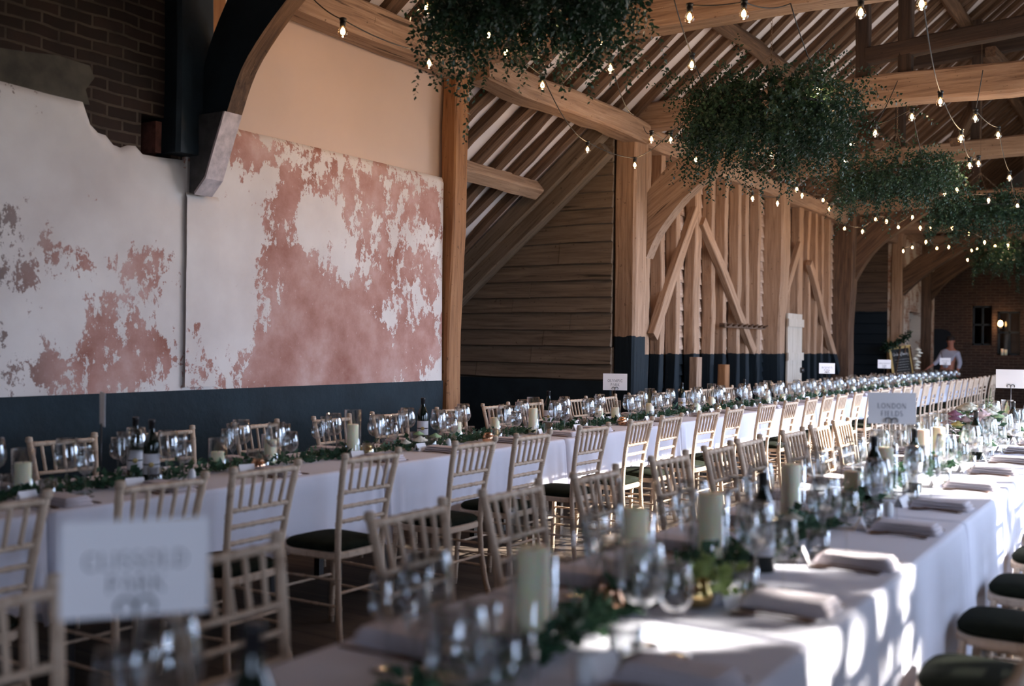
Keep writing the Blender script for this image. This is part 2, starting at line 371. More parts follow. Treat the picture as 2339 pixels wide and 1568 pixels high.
# ceiling: left slope with catslide, right slope
cl = MB(); t = .06
def slope(xa, xb):
    a, b_ = roofz(xa), roofz(xb)
    cl.add([(xa,YB,a+.10),(xb,YB,b_+.10),(xb,YE+.3,b_+.10),(xa,YE+.3,a+.10),(xa,YB,a+.22+t),(xb,YB,b_+.22+t),(xb,YE+.3,b_+.22+t),(xa,YE+.3,a+.22+t)],
           [(0,3,2,1),(4,5,6,7),(0,1,5,4),(1,2,6,5),(2,3,7,6),(3,0,4,7)])
slope(-8.9, XRIDGE); slope(XRIDGE, XR + .35)
ceil = tag(cl.build('ceiling', M['ceil']), kind='structure')
# left wall: plaster sheet on a fine grid carrying the peel pattern
pt = [atx(*q, XA) for q in ((10,185),(120,215),(205,235),(208,262),(212,290),(226,302),(250,310),(262,330),(290,341),(305,322),(330,352),(362,358),(395,362),(418,365))]
prof = [(p.y, p.z) for p in pt]
RAIL = 2.93
def plaster_top(y):
    if y >= 4.76: return RAIL
    if y <= prof[0][0]: return prof[0][1]
    for (a, za), (b, zb) in zip(prof, prof[1:]):
        if a <= y <= b: return za + (zb-za)*(y-a)/max(b-a, 1e-6)
    return prof[-1][1]
BL = [  # (px, py, radius m, strength) patches where the limewash has come away (+) or held (-)
 (570,365,.22,.30),(690,400,.30,.30),(560,330,.15,.2),(640,470,.16,.22),(645,560,.20,.28),(760,440,.22,.22),(860,440,.2,.3),(945,450,.2,.28),(990,480,.16,.3),
 (870,560,.30,.22),(960,620,.28,.26),(660,640,.28,.24),(760,680,.34,.26),(700,790,.36,.26),(850,800,.36,.24),(960,790,.30,.24),(600,820,.30,.16),(880,680,.26,.2),(820,850,.4,.2),
 (600,430,.16,-.25),(710,500,.2,-.22),(760,540,.26,-.28),(810,610,.16,-.28),(930,560,.16,-.28),(885,730,.14,-.34),(790,745,.12,-.3),(560,560,.22,-.1),(520,660,.28,-.2),(530,760,.24,-.2),(470,560,.3,-.16),
 (1000,700,.08,-.2),(1005,560,.08,-.2),
 (800,840,.9,.16),(900,760,.6,.10),(650,820,.5,.10),(40,510,.17,.34),(60,640,.16,.24),(170,600,.11,.30),(235,460,.06,.42),(270,440,.05,.34),(190,320,.05,.2),(350,620,.20,.22),(340,560,.14,.2),(245,740,.15,.24),(330,800,.20,.2),(250,860,.14,.2),(70,860,.20,.2),(160,790,.18,.12),
 (150,400,.5,-.25),(330,450,.3,-.2),(200,540,.12,-.1),(120,720,.16,-.15),(440,700,.22,-.2),(440,500,.3,-.25),(600,870,.2,.05)]
BLW = []
for px, py, r, s in BL:
    p = atx(px, py, XA); BLW.append((p.y, p.z, r, s))
def peel(y, z):
    v = -.03
    for a, b, r, s in BLW:
        d2 = ((y-a)**2*.55 + (z-b)**2)/(r*r)
        if d2 < 9: v += s*math.exp(-d2*1.1)
    return v
def plaster_sheet(name, y0, y1, z0, topf, xf, depth, parent=None):
    st = .055; ny = max(2, int((y1-y0)/st)); nz = 34; vs = []; fs = []; pe = []; to = []
    for i in range(ny+1):
        y = y0 + (y1-y0)*i/ny; zt = topf(y)
        for j in range(nz+1):
            z = z0 + (zt-z0)*j/nz
            bulge = .012*mnoise.noise((y*.7, z*.7, 0)) + .004*mnoise.noise((y*3, z*3, 5)); edge = -.02 if j == nz else 0
            vs.append((xf + bulge + edge, y, z)); pe.append(peel(y, z)); to.append(max(0, min(1, (3.9 - y)/.6)))
    for i in range(ny):
        for j in range(nz): a = i*(nz+1)+j; fs.append((a, a+nz+1, a+nz+2, a+1))
    nb = len(vs); base = len(vs)
    for i in range(ny+1):                                        # back edge closes the top ledge
        y = y0 + (y1-y0)*i/ny; vs.append((xf-depth, y, topf(y))); pe.append(-.5); to.append(0)
    for i in range(ny): fs.append((i*(nz+1)+nz, (i+1)*(nz+1)+nz, base+i+1, base+i))
    b = MB(); b.add(vs, fs, True); o = b.build(name, M['plaster'], parent)
    for nm, dat in (('peel', pe), ('tone', to)):
        a = o.data.attributes.new(nm, 'FLOAT', 'POINT'); a.data.foreach_set('value', dat)
    return o
wl = tag(empty('wall_left'), kind='structure')
plaster_sheet('plaster', YB, 7.66, 1.06, plaster_top, XA, .09, wl)
dd = MB(); n = 60
vs = []; fs = []
for i in range(n*4+1):
    y = YB + (7.66-YB)*i/(n*4)
    for j in range(13):
        z = 1.10*j/12; vs.append((XA + .015 + .012*mnoise.noise((y*2.2, z*2.2, 9)) + .006*mnoise.noise((y*9, z*9, 2)), y, z))
for i in range(n*4):
    for j in range(12): a = i*13+j; fs.append((a, a+13, a+14, a+1))
dd.add(vs, fs, True); dd.build('painted_dado', M['dado'], wl)
# brick behind, with the putlog hole
bk = MB(); h0 = atx(332, 258, XA); h1 = atx(400, 352, XA); hy0, hy1, hz1, hz0 = h0.y, h1.y, h0.z, h1.z - .03
for a, b in (((-5.85,YB,0),(-5.64,7.9,hz0)), ((-5.85,YB,hz1),(-5.64,4.9,5.2)), ((-5.85,YB,hz0),(-5.64,hy0,hz1)), ((-5.85,hy1,hz0),(-5.64,4.9,hz1))): bk.box(a, b)
bk.box((-6.05, hy0-.1, hz0-.1), (-5.86, hy1+.1, hz1+.1)); bk.build('brickwork', M['brick'], wl)
nb = MB(); nb.box((-5.84, hy0+.13, hz0+.03), (-5.66, hy1-.03, hz1-.02)); nb.build('loose_brick', plain('red_brick', (.22,.085,.06), .9, .3, 20, bmp=.6), wl)
rp = MB(); rp.prism([atx(*q, -5.625) for q in ((-60,100),(60,118),(130,126),(205,150),(216,178),(196,205),(205,240),(120,222),(60,205),(-60,190))], (-.02, 0, 0)); rp.build('render_patch', plain('brown_render', (.075,.062,.045), .95, .35, 6, bmp=.6), wl)
pn = MB(); pn.box((-5.85, 4.85, hz0), (-5.69, 7.75, 4.2)); pn.build('cream_panel', M['panel'], wl)
# pilaster under the brace
pe0, pe1 = 4.74, 5.02
plaster_sheet('pilaster', pe0, pe1, 1.12, lambda y: 2.42, XA + .028 , .03, wl)
# outer walls of the aisle, end and near walls, right wall
w = MB(); w.box((-9.0, YB, 0), (-8.9, YE, roofz(-8.9)+.2)); tag(w.build('wall_aisle', M['blackpaint']), kind='structure')
w = MB(); w.prism([(-8.9, 7.72, 0), (-5.72, 7.72, 0), (-5.72, 7.72, roofz(-5.72)), (-8.9, 7.72, roofz(-8.9))], (0, .1, 0)); tag(w.build('wall_recess', M['board']), kind='structure')
# weatherboarded cross walls: every board a lapped plank in one wall mesh
def boarded(name, y, x1, zlist, mat, kindname, th=.03, seedv=1, xmin=-8.88):
    b = MB(); rr = random.Random(seedv)
    for z0, z1 in zip(zlist, zlist[1:]):
        xs = max(xmin, XA + (z0 + .02 - Z0)/TAN)
        if xs > x1 - .05: continue
        cuts = [xs]; q = xs
        while True:
            q += rr.uniform(1.0, 2.6)
            if q > x1 - .35: break
            cuts.append(q)
        cuts.append(x1)
        for a, c in zip(cuts, cuts[1:]):
            tl = rr.uniform(-.012, .012); n = max(2, int((c-a)/.25)); vs = []
            dy = rr.uniform(0, .012)
            for i in range(n+1):
                xx = a + (c-a-.006)*i/n; wob = .010*mnoise.noise((xx*1.7, z0*7, seedv)); ww = tl*(i/n-.5)
                xx_ = xx
                vs += [(xx_, y - th - .022 - dy, z0 + .004 + wob + ww), (xx_, y - .012 - dy, z1 + .006 + ww), (xx_, y, z1 + ww), (xx_, y, z0 - .018 + wob + ww)]
            fs = [(i*4+k, i*4+(k+1)%4, (i+1)*4+(k+1)%4, (i+1)*4+k) for i in range(n) for k in range(4)] + [(0,3,2,1), (n*4, n*4+1, n*4+2, n*4+3)]
            b.add(vs, fs)
    bb = MB(); 
    b.box((xmin, y+.01, 0), (x1, y+.05, roofz(xmin)-.1))
    return tag(b.build(name, mat), kind='structure')
zs = [1.02, 1.20, 1.42, 1.62, 1.83, 2.02, 2.22, 2.42, 2.68, 2.90, 3.08, 3.28, 3.48, 3.64, 3.82, 4.0, 4.2]
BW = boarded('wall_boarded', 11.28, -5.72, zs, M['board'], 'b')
mk = MB()
def mark(pts):
    for (a, b_), (c, d) in zip(pts, pts[1:]):
        p = aty(a, b_, 11.222); q = aty(c, d, 11.222); n_ = Vector((-(q.z-p.z), 0, q.x-p.x)).normalized()*.005; mk.add([p-n_, q-n_, q+n_, p+n_], [(0,1,2,3)])
for k in range(4): mark([(1243+k*6, 873), (1240+k*6, 888)])
mark([(1240,872),(1268,874)]); mark([(1226,875),(1232,870),(1238,872)])
for k in range(6): mark([(1219+k*4, 888), (1220+k*4, 896)])
mark([(1262,870),(1276,872),(1284,880),(1283,890),(1276,896)]); mark([(1289,876),(1312,878)]); mark([(1297,877),(1295,888)]); mark([(1308,878),(1306,888)])
mk.build('scratched_marks', M['darkwood'], BW)
w = MB(); w.box((-8.88, 11.22, 0), (-5.72, 11.27, 1.0)); tag(w.build('trim_1', M['blackpaint']), kind='structure')
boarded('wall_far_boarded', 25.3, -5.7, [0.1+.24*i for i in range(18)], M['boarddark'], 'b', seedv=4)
w = MB(); w.box((-8.9, 20.9, 0), (-5.9, 21.0, 2.0)); tag(w.build('wall_far_recess', M['blackpaint']), kind='structure')
# weatherboards between the studs (run along Y)
def boards_y(name, y0, y1, z0, z1, x, mat, seedv):
    b = MB(); rr = random.Random(seedv); z = z0
    while z < z1:
        hgt = rr.uniform(.15, .21); n = max(2, int((y1-y0)/.35)); vs = []
        zt = min(z+hgt, z1)
        for i in range(n+1):
            yy = y0 + (y1-y0)*i/n; wob = .008*mnoise.noise((yy*2, z*9, seedv))
            vs += [(x+.045, yy, z-.01+wob), (x+.012, yy, zt), (x, yy, zt), (x, yy, z-.01+wob)]
        b.add(vs, [(i*4+k, (i+1)*4+k, (i+1)*4+(k+1)%4, i*4+(k+1)%4) for i in range(n) for k in range(4)]); z += hgt
    b.box((x-.05, y0, z0), (x-.001, y1, z1))
    return tag(b.build(name, mat), kind='structure')
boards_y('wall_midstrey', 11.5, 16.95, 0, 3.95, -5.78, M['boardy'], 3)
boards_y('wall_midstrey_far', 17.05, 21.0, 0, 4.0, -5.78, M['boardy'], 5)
# brick pier, end wall
w = MB(); w.box((-5.85, 25.3, 0), (-5.55, 26.9, 4.1)); w.box((-5.85, 26.9, 2.35), (-5.55, 28.2, 4.1)); w.box((-5.85, 28.2, 0), (-5.55, YE, 4.1))
tag(w.build('wall_brick_pier', M['brickpier']), kind='structure')
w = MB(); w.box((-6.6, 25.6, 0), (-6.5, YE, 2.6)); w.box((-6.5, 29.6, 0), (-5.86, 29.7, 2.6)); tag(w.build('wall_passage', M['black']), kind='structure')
EW = empty('wall_end'); tag(EW, kind='structure')
w = MB()
def endrects(holes):                                             # end wall as strips around the window holes
    xs = sorted({-8.9, XR+.3} | {h[0] for h in holes} | {h[1] for h in holes})
    for a, b in zip(xs, xs[1:]):
        hs = sorted([(h[2], h[3]) for h in holes if h[0] <= a + 1e-6 and h[1] >= b - 1e-6]); z = 0
        for c, d in hs:
            if c > z: w.box((a, YE, z), (b, YE+.35, c))
            z = d
        w.box((a, YE, z), (b, YE+.35, 4.2))
EWH = [(-4.62, -4.12, 1.55, 2.6), (-4.0, -3.45, 1.30, 2.45)]
endrects(EWH)
w.prism([(-5.8, YE, 4.2), (XR+.3, YE, 4.2), (XRIDGE, YE, ZR+.2)], (0, .3, 0)); w.build('brickwork', M['brickend'], EW)
for i, (a, b, c, d) in enumerate(EWH):
    wn = tag(empty('window_%d' % (i+1)), kind='structure'); q = MB(); q.box((a, YE+.22, c), (b, YE+.23, d)); q.build('pane', M['pane'], wn)
    q = MB()
    for x_ in (a, (a+b)/2-.02, b-.04): q.box((x_, YE+.15, c), (x_+.04, YE+.21, d))
    for z_ in (c, (c+d)/2, d-.05): q.box((a, YE+.15, z_), (b, YE+.2, z_+.05))
    q.build('window_frame', M['blackpaint'], wn)
    q = MB(); q.box((a, YE+.26, c), (b, YE+.35, d)); q.build('shutter', M['black'], wn)
wn = tag(empty('window_3'), kind='structure'); g0 = aty(2290, 442, YE-.06); q = MB(); q.box((-4.1, YE-.08, 5.35), (-3.3, YE-.02, 6.05)); q.build('pane', plain('grey_gable_panel', (.16,.15,.16), .7), wn)
q = MB(); q.box((-4.18, YE-.1, 5.27), (-3.22, YE-.085, 5.35)); q.box((-4.18, YE-.1, 5.35), (-4.1, YE-.085, 6.05)); q.box((-3.3, YE-.1, 5.35), (-3.22, YE-.085, 6.05)); q.build('window_frame', M['darkwood'], wn)
w = MB(); w.box((-8.9, YB-.1, 0), (XR+.3, YB, 4.2)); w.prism([(-8.9, YB, 4.2), (XR+.3, YB, 4.2), (XRIDGE, YB, ZR+.2)], (0, -.1, 0)); tag(w.build('wall_near', M['board']), kind='structure')
# right wall with its daylight openings
w = MB(); ys = sorted({YB, YE} | {o[0] for o in OPEN} | {o[1] for o in OPEN})
for a, b in zip(ys, ys[1:]):
    hs = [(o[2], o[3]) for o in OPEN if o[0] <= a + 1e-6 and o[1] >= b - 1e-6]; z = 0
    for c, d in hs:
        if c > z: w.box((XR, a, z), (XR+.15, b, c))
        z = d
    w.box((XR, a, z), (XR+.15, b, 4.4))
tag(w.build('wall_right', M['board']), kind='structure')
for i, (a, b, c, d) in enumerate(OPEN):
    wn = tag(empty(('door_%d' if c == 0 else 'window_%d') % (i+4)), kind='structure'); q = MB(); n = max(2, int((b-a)/1.15))
    for k in range(n+1):
        yy = a + (b-a)*k/n; q.box((XR+.03, yy-.035, c), (XR+.09, yy+.035, d))
    for z_ in ((c+.0, c+.07), (d-.07, d)): q.box((XR+.03, a, z_[0]), (XR+.09, b, z_[1]))
    if c > 0:
        for k in (1, 2): q.box((XR+.04, a, c+(d-c)*k/3-.015), (XR+.08, b, c+(d-c)*k/3+.015))
    else: q.box((XR+.03, a, 1.0), (XR+.09, b, 1.06))
    q.build('window_frame', M['blackpaint'], wn)

def shrub(x, y, rx, ry, z0, z1, n, label, seedv):  # added foliage out of view, breaks the sun into patches on the front table
    rr = random.Random(seedv); e = empty('added_shrub', (x, y, -.06)); tag(e, label, 'shrub'); b = MB(); st = MB()
    for k in range(9):
        a = k*.7; st.tube([(0,0,0), (math.cos(a)*rx*.4, math.sin(a)*ry*.4, z1*.5), (math.cos(a)*rx*.8, math.sin(a)*ry*.8, z1*.92)], [.03,.018,.006], 5)
    for k in range(n):
        a = rr.uniform(0, 6.28); r = math.sqrt(rr.random()); b.leaf(Vector((math.cos(a)*rx*r, math.sin(a)*ry*r, rr.uniform(z0, z1))), Vector((rr.uniform(-1,1), rr.uniform(-1,1), rr.uniform(-1,.5))), .23, .15)
    b.build('foliage', M['leaft'], e); st.build('stem', M['stem'], e)
shrub(3.4, 5.9, .5, 1.1, 1.0, 3.6, 640, 'unseen leafy shrub added outside the small side window to dapple the sun', 31)
shrub(3.4, 9.2, .45, 1.7, .5, 3.15, 900, 'unseen leafy shrub added outside the glazed side door to break up sunlight', 32)

# ------------------------------------------------------------------ timber frame
def beam(name, *a, label, cat, group=None, **k):
    return tag(timber(name, *a, **k), label, cat, group)
TY = [7.9, 11.75, 17.1, 21.1, 25.4, 28.5]
tl = ['dim tie beam crossing the nave behind the nearest hanging greenery', 'large pale tie beam crossing behind the second hanging greenery hoop', 'bowed orange-brown tie beam behind the third hanging greenery hoop',
      'fourth tie beam from the camera, above the dark boarded bay', 'fifth tie beam from the camera, beside the brick pier', 'farthest tie beam, close to the brick end wall']
for i, y in enumerate(TY):
    h = [.30,.31,.27,.27,.25,.25][i]; zc = [4.17,4.21,4.36,4.2,4.2,4.2][i]
    o = beam('tie_beam', (-5.75, y, zc), (XR, y, zc), .28, h, M['tie'], label=tl[i], cat='beam', rough=.014, bow=[0,0,.10,.05,.05,.05][i])
beam('tie_beam', (-5.75, 4.86, 4.27), (XR, 4.86, 4.27), .26, .28, M['tie'], label='nearest tie beam, overhead above the black post and its brace', cat='beam', rough=.014)
# arcade plates
beam('wall_plate', (XA+.08, -3.9, 3.97), (XA+.08, 7.72, 3.97), .26, .28, M['tie'], label='brown wall plate above the cream plaster panel at upper left', cat='beam', rough=.014)
beam('wall_plate', (XA+.10, 8.0, 3.98), (XA+.10, 11.52, 3.98), .27, .24, M['tie'], label='pale cracked wall plate spanning the open bay of sloping rafters', cat='beam', rough=.016)
beam('wall_plate', (XA, 11.5, 3.99), (XA, 16.75, 3.99), .24, .24, M['tie'], label='wall plate over the first row of studs, beside the large curved brace', cat='beam', rough=.014)
beam('wall_plate', (XA, 17.1, 4.0), (XA, 20.9, 4.0), .24, .24, M['tie'], label='wall plate over the studs around the small white plank door', cat='beam', rough=.014)
beam('wall_plate', (XA, 21.0, 4.0), (XA, 25.3, 4.0), .24, .24, M['tie'], label='pale wall plate over the dark boarded far bay', cat='beam', rough=.014)
beam('wall_plate', (XA, 25.3, 4.2), (XA, YE, 4.2), .24, .22, M['tie'], label='wall plate on top of the limed brick pier', cat='beam', rough=.01)
# purlins
for i, (x, y0, y1, lab) in enumerate([(-6.56, 7.75, 10.85, 'short purlin under the sloping aisle rafters, ending at the diagonal timber'), (-4.40, 9.2, 18.7, 'lower purlin under the main roof rafters, upper centre'),
                                      (-4.40, 18.7, YE, 'lower purlin continuing under the far roof rafters'), (-2.8, 12.0, YE, 'upper purlin under the dark rafters at top right')]):
    z = roofz(x) - .095; beam('purlin', (x, y0, z), (x, y1, z), .16, .17, M['rafter'] if i else M['tie'], label=lab, cat='beam', rough=.012, up=(-TAN, 0, 1))
# main posts
beam('post', (XA-.035, 7.79, 0), (XA+.04, 7.79, 4.02), .15, .20, M['orange'], up=(0,1,0), label='tall orange-brown oak post at the end of the peeling plaster wall', cat='post', rough=.008)
beam('post', (XA+.02, 11.45, 0), (XA+.01, 11.45, 4.08), .26, .32, M['post'], up=(0,1,0), label='large oak post with black painted foot, right of the boarded wall', cat='post', rough=.008, taper=1.08)
beam('post', (XA-.03, 16.92, 0), (XA-.01, 16.92, 4.1), .29, .30, M['stud'], up=(0,1,0), label='thick flaring oak post between the stud wall and the white door bay', cat='post', rough=.012, taper=1.35)
beam('post', (XA-.02, 21.0, 0), (XA+.06, 21.0, 4.1), .36, .30, M['rafter'], up=(0,1,0), label='dark oak post right of the second stud bay, carrying a curved brace', cat='post', rough=.012, taper=1.2)
beam('post', (XA+.08, 25.35, 0), (XA+.12, 25.35, 4.1), .24, .26, M['stud'], up=(0,1,0), label='oak post on the near corner of the limed brick pier', cat='post', rough=.012)
beam('post', (XA+.10, 28.4, 0), (XA+.16, 28.4, 4.1), .28, .28, M['rafter'], up=(0,1,0), label='farthest oak post, right of the brick pier doorway', cat='post', rough=.012)
# near truss: dark post, brown stud, dark curved brace with plastered foot
beam('post', (XA-.02, 4.74, 2.66), (XA-.02, 4.74, 4.4), .24, .30, M['blackpaint'], up=(0,1,0), label='black painted post against dark brickwork at upper left', cat='post')
beam('post', (XA-.04, 4.98, 2.9), (XA-.04, 4.98, 4.2), .14, .15, M['orange'], up=(0,1,0), label='short brown stud between the black post and cream panel', cat='post')
def brace(y, inner, outer, th, mat, label, foot=None, edge=None):
    """curved brace: inner/outer edges as (x, z) lists from foot to head, extruded in Y"""
    def smooth(pts, n=14):
        out = []
        for i in range(n+1):
            t = i/n*(len(pts)-1); k = min(int(t), len(pts)-2); f = t-k
            p0 = pts[max(k-1,0)]; p1 = pts[k]; p2 = pts[k+1]; p3 = pts[min(k+2, len(pts)-1)]
            out.append(tuple(.5*((2*b)+(-a+c)*f+(2*a-5*b+4*c-d)*f*f+(-a+3*b-3*c+d)*f**3) for a, b, c, d in zip(p0,p1,p2,p3)))
        return out
    I = smooth(inner); O = smooth(outer); b = MB(); vs = []; fs = []; n = len(I)
    o = Vector((I[0][0], y, I[0][1])); chord = Vector((I[-1][0]-I[0][0], 0, I[-1][1]-I[0][1])).normalized(); yy = Vector((0,1,0)); zz = chord.cross(yy)*1
    mw = Matrix((chord, yy, zz)).transposed().to_4x4(); mw.translation = o; inv = mw.inverted()
    for (a, c) in zip(I, O):
        for p, q in ((a, -th/2), (c, -th/2), (c, th/2), (a, th/2)): vs.append(inv @ Vector((p[0], y+q, p[1])))
    fs = [(i*4+k, (i+1)*4+k, (i+1)*4+(k+1)%4, i*4+(k+1)%4) for i in range(n-1) for k in range(4)] + [(0,1,2,3), ((n-1)*4+3,(n-1)*4+2,(n-1)*4+1,(n-1)*4)]
    b.add(vs, fs); b.mi = [1 if isinstance(mat, list) and j < (n-1)*4 and j % 4 == 3 else 0 for j in range(len(fs))]; ob = b.build('curved_brace', mat); ob.matrix_world = mw; tag(ob, label, 'brace')
    return ob
brace(4.86, [(-5.27,2.93),(-5.10,3.25),(-4.72,3.60),(-4.2,3.95)], [(-5.56,2.93),(-5.46,3.35),(-5.22,3.75),(-4.9,4.15)], .13, [M['blackpaint'], M['rafter']], 'dark curved brace rising from the black post above the peeling wall')  # brown on the inner face paints the lit edge of the dark brace
ft = MB(); ft.prism([(-5.57,4.76,2.93),(-5.27,4.76,2.93),(-5.36,4.76,2.72),(-5.44,4.76,2.52),(-5.54,4.76,2.42),(-5.58,4.76,2.42)], (0, .16, 0)); fo = ft.build('plastered_corbel', plain('shaded_plaster', (.075,.072,.07), .9, .4, 9, bmp=.6))  # shade on the corbel's side is put into this dark plaster colour
tag(fo, 'plaster coated foot of the dark curved brace, above the pilaster', 'corbel')
fe = MB(); fe.prism([(-5.27,4.765,2.93),(-5.36,4.765,2.72),(-5.44,4.765,2.52),(-5.54,4.765,2.42),(-5.535,4.765,2.405),(-5.43,4.765,2.505),(-5.35,4.765,2.70),(-5.255,4.765,2.93)], (0, .15, 0)); fe.build('lit_plaster_edge', plain('lit_plaster_edge', (.58,.48,.46), .9, .3, 14, bmp=.4), fo)  # paler strip paints the light along the corbel's front edge
brace(11.75, [(-5.47,2.50),(-5.28,2.86),(-4.82,3.34),(-4.07,3.70),(-3.5,3.9)], [(-5.5,3.25),(-5.30,3.5),(-5.0,3.72),(-4.5,3.98),(-4.1,4.1)], .20, M['tie'], 'large pale curved brace beside the first stud bay, centre right')
brace(21.1, [(-5.45,2.62),(-4.98,3.36),(-4.17,3.95),(-3.9,4.08)], [(-5.5,3.7),(-5.2,3.95),(-4.9,4.05),(-4.6,4.1)], .22, M['rafter'], 'curved brace on the dark post after the white door bay')
brace(25.42, [(-5.45,2.60),(-4.9,3.12),(-3.9,3.78),(-3.0,4.1)], [(-5.5,3.15),(-5.0,3.6),(-4.2,4.02),(-3.7,4.12)], .24, M['rafter'], 'curved brace springing in front of the limed brick pier')
brace(28.5, [(-5.4,2.62),(-4.8,3.3),(-3.6,3.95),(-3.2,4.1)], [(-5.45,3.2),(-5.0,3.7),(-4.3,4.05),(-4.0,4.12)], .24, M['rafter'], 'farthest curved brace, nearest the brick end wall')
# principal rafters against the boarded wall
for k, (dz, off) in enumerate(((-.02, .0), (-.26, .07))):
    beam('principal_rafter', (-8.7, 11.05+off, roofz(-8.7)-.05+dz), (-5.75, 11.05+off, roofz(-5.75)-.05+dz), .16, .20, M['board'], up=(-TAN,0,1), rough=.006,
         label=['upper of the two diagonal timbers crossing the boarded wall', 'lower of the two diagonal timbers crossing the boarded wall'][k], cat='beam')
# rafters
raf = []
rr = random.Random(11); y = 5.3; i = 0
while y < YE - .3:
    x0 = -8.85 if 7.9 < y < 11.1 or y > 21.0 else XA - .1
    wdt = rr.uniform(.10, .15)
    o = timber('rafter', (x0, y + rr.uniform(-.03,.03), roofz(x0)+.055), (XRIDGE, y + rr.uniform(-.05,.05), roofz(XRIDGE)+.055), wdt, .075, M['rafter'], up=(-TAN,0,1), rough=.020, seed=i*7, step=.35)
    tag(o, 'old brown roof rafter, %s from the near end of the roof slope' % ordn(i), 'rafter', 'rafters of the main roof slope'); raf.append(o)
    y += rr.uniform(.36, .44); i += 1
# queen posts, collars, struts over the ties
for j, (x, y, zt) in enumerate([(-2.95, 11.75, 6.2), (-2.48, 11.75, 6.6), (-3.7, 17.1, 5.7), (-2.6, 17.1, 6.4), (-4.2, 21.1, 5.2), (-3.2, 21.1, 6.0)]):
    beam('queen_post', (x, y, 4.35), (x, y, zt), .13, .15, M['darkwood'], up=(0,1,0), cat='post',
         label=['left upright standing on the large pale tie beam', 'right upright standing on the large pale tie beam', 'left upright standing on the bowed tie beam', 'right upright standing on the bowed tie beam', 'left upright standing on the fourth tie beam', 'right upright standing on the fourth tie beam'][j])
beam('collar_beam', (-2.9, 11.75, 4.62), (XR-.2, 11.75, 4.95), .16, .17, M['darkwood'], label='dark collar beam just above the large pale tie beam', cat='beam')
beam('collar_beam', (-3.6, 17.1, 5.9), (0, 17.1, 6.1), .16, .2, M['darkwood'], label='dark collar beam high at top right', cat='beam')
for j, (a, b) in enumerate([((2180,10),(2216,72)), ((2262,118),(2292,150)), ((2180,325),(2240,210)), ((2005,330),(1960,270))]):
    p = aty(*a, 16.5); q = aty(*b, 17.6)
    beam('roof_strut', p, q, .14, .14, M['rafter'], label=['short round strut at the very top right', 'stub of a strut under the high collar', 'diagonal strut below the large pale tie beam at right', 'curved strut left of the bulbs above the third hoop'][j], cat='strut')
# studs
SPX = [1483, 1519, 1552, 1599, 1634, 1661, 1692, 1711, 1737]
for i, px in enumerate(SPX):
    p = atx(px, 650, -5.58); wy = .20 if px == 1599 else .12
    beam('wall_stud', (-5.655, p.y-wy/2, 0.0), (-5.655, p.y-wy/2+rr.uniform(-.03,.03), 3.88), .15, wy, M['stud'], up=(0,1,0), rough=.010, step=.2, cat='stud', group='studs of the first bay',
         label='upright wall stud with black foot, %s from the big curved brace' % ordn(i))
for i, px in enumerate([1802, 1828, 1850, 1866, 1880, 1896]):
    p = atx(px, 650, -5.58)
    beam('wall_stud', (-5.655, p.y, 0.0), (-5.655, p.y+rr.uniform(-.05,.05), 3.9), .15, .12 if i != 1 else .22, M['stud'], up=(0,1,0), rough=.012, step=.2, cat='stud', group='studs of the white door bay',
         label='upright stud, %s from the left in the bay with the white door' % ordn(i))
for (a, b, lab) in [((1588,480),(1490,770),'left leaning diagonal wall brace in the first stud bay'), ((1605,505),(1722,805),'right leaning diagonal wall brace in the first stud bay'),
                    ((1828,560),(1775,720),'left leaning diagonal wall brace beside the white plank door'), ((1850,600),(1913,850),'right leaning diagonal wall brace in the white door bay')]:
    p = atx(*a, -5.53); q = atx(*b, -5.53); p.x = q.x = -5.545
    beam('wall_brace', q, p, .09, .15, M['stud'], up=(0,1,0), rough=.008, label=lab, cat='brace')
for (a, t_, lab) in [(1590, 1.29, 'taller pale timber stub before the black dado'), (1655, 1.18, 'shorter orange timber stub before the black dado')]:
    p = atx(a, 850, -5.45); beam('timber_stub', (-5.46, p.y, 0), (-5.46, p.y, t_), .12, .16, M['orange'] if a > 1600 else M['tie'], up=(0,1,0), label=lab, cat='post')
# peg rail, white plank door
pr = empty('peg_rail', (-5.50, 14.25, 1.74)); tag(pr, 'rough wooden peg rail fixed across the first stud bay', 'rack')
q = MB(); q.box((-.03, 0, -.03), (.05, 1.75, .03)); q.build('rail', M['rafter'], pr)
for k in range(8):
    q = MB(); q.tube([(.05, .1+k*.22, 0), (.13, .1+k*.22, .03)], .015, 6); q.build('peg', M['rafter'], pr)
dr = tag(empty('door_1', (-5.44, 17.0, 0)), kind='structure')
for k in range(3):
    q = MB(); q.box((-.0, k*.26, .02), (.03, k*.26+.255, 2.0)); q.build('plank', M['whitepaint'], dr)
for z in (.4, 1.22, 1.78):
    q = MB(); q.box((.03, -.02, z), (.055, .80, z+.13)); q.build('ledge', M['whitepaint'], dr)
q = MB(); q.lathe([(0,0),(.05,.0),(.04,.05),(0,.06)], 10); k_ = q.build('latch', M['steel'], dr, (.03, .72, 1.05)); k_.rotation_euler = (0, math.pi/2, 0)

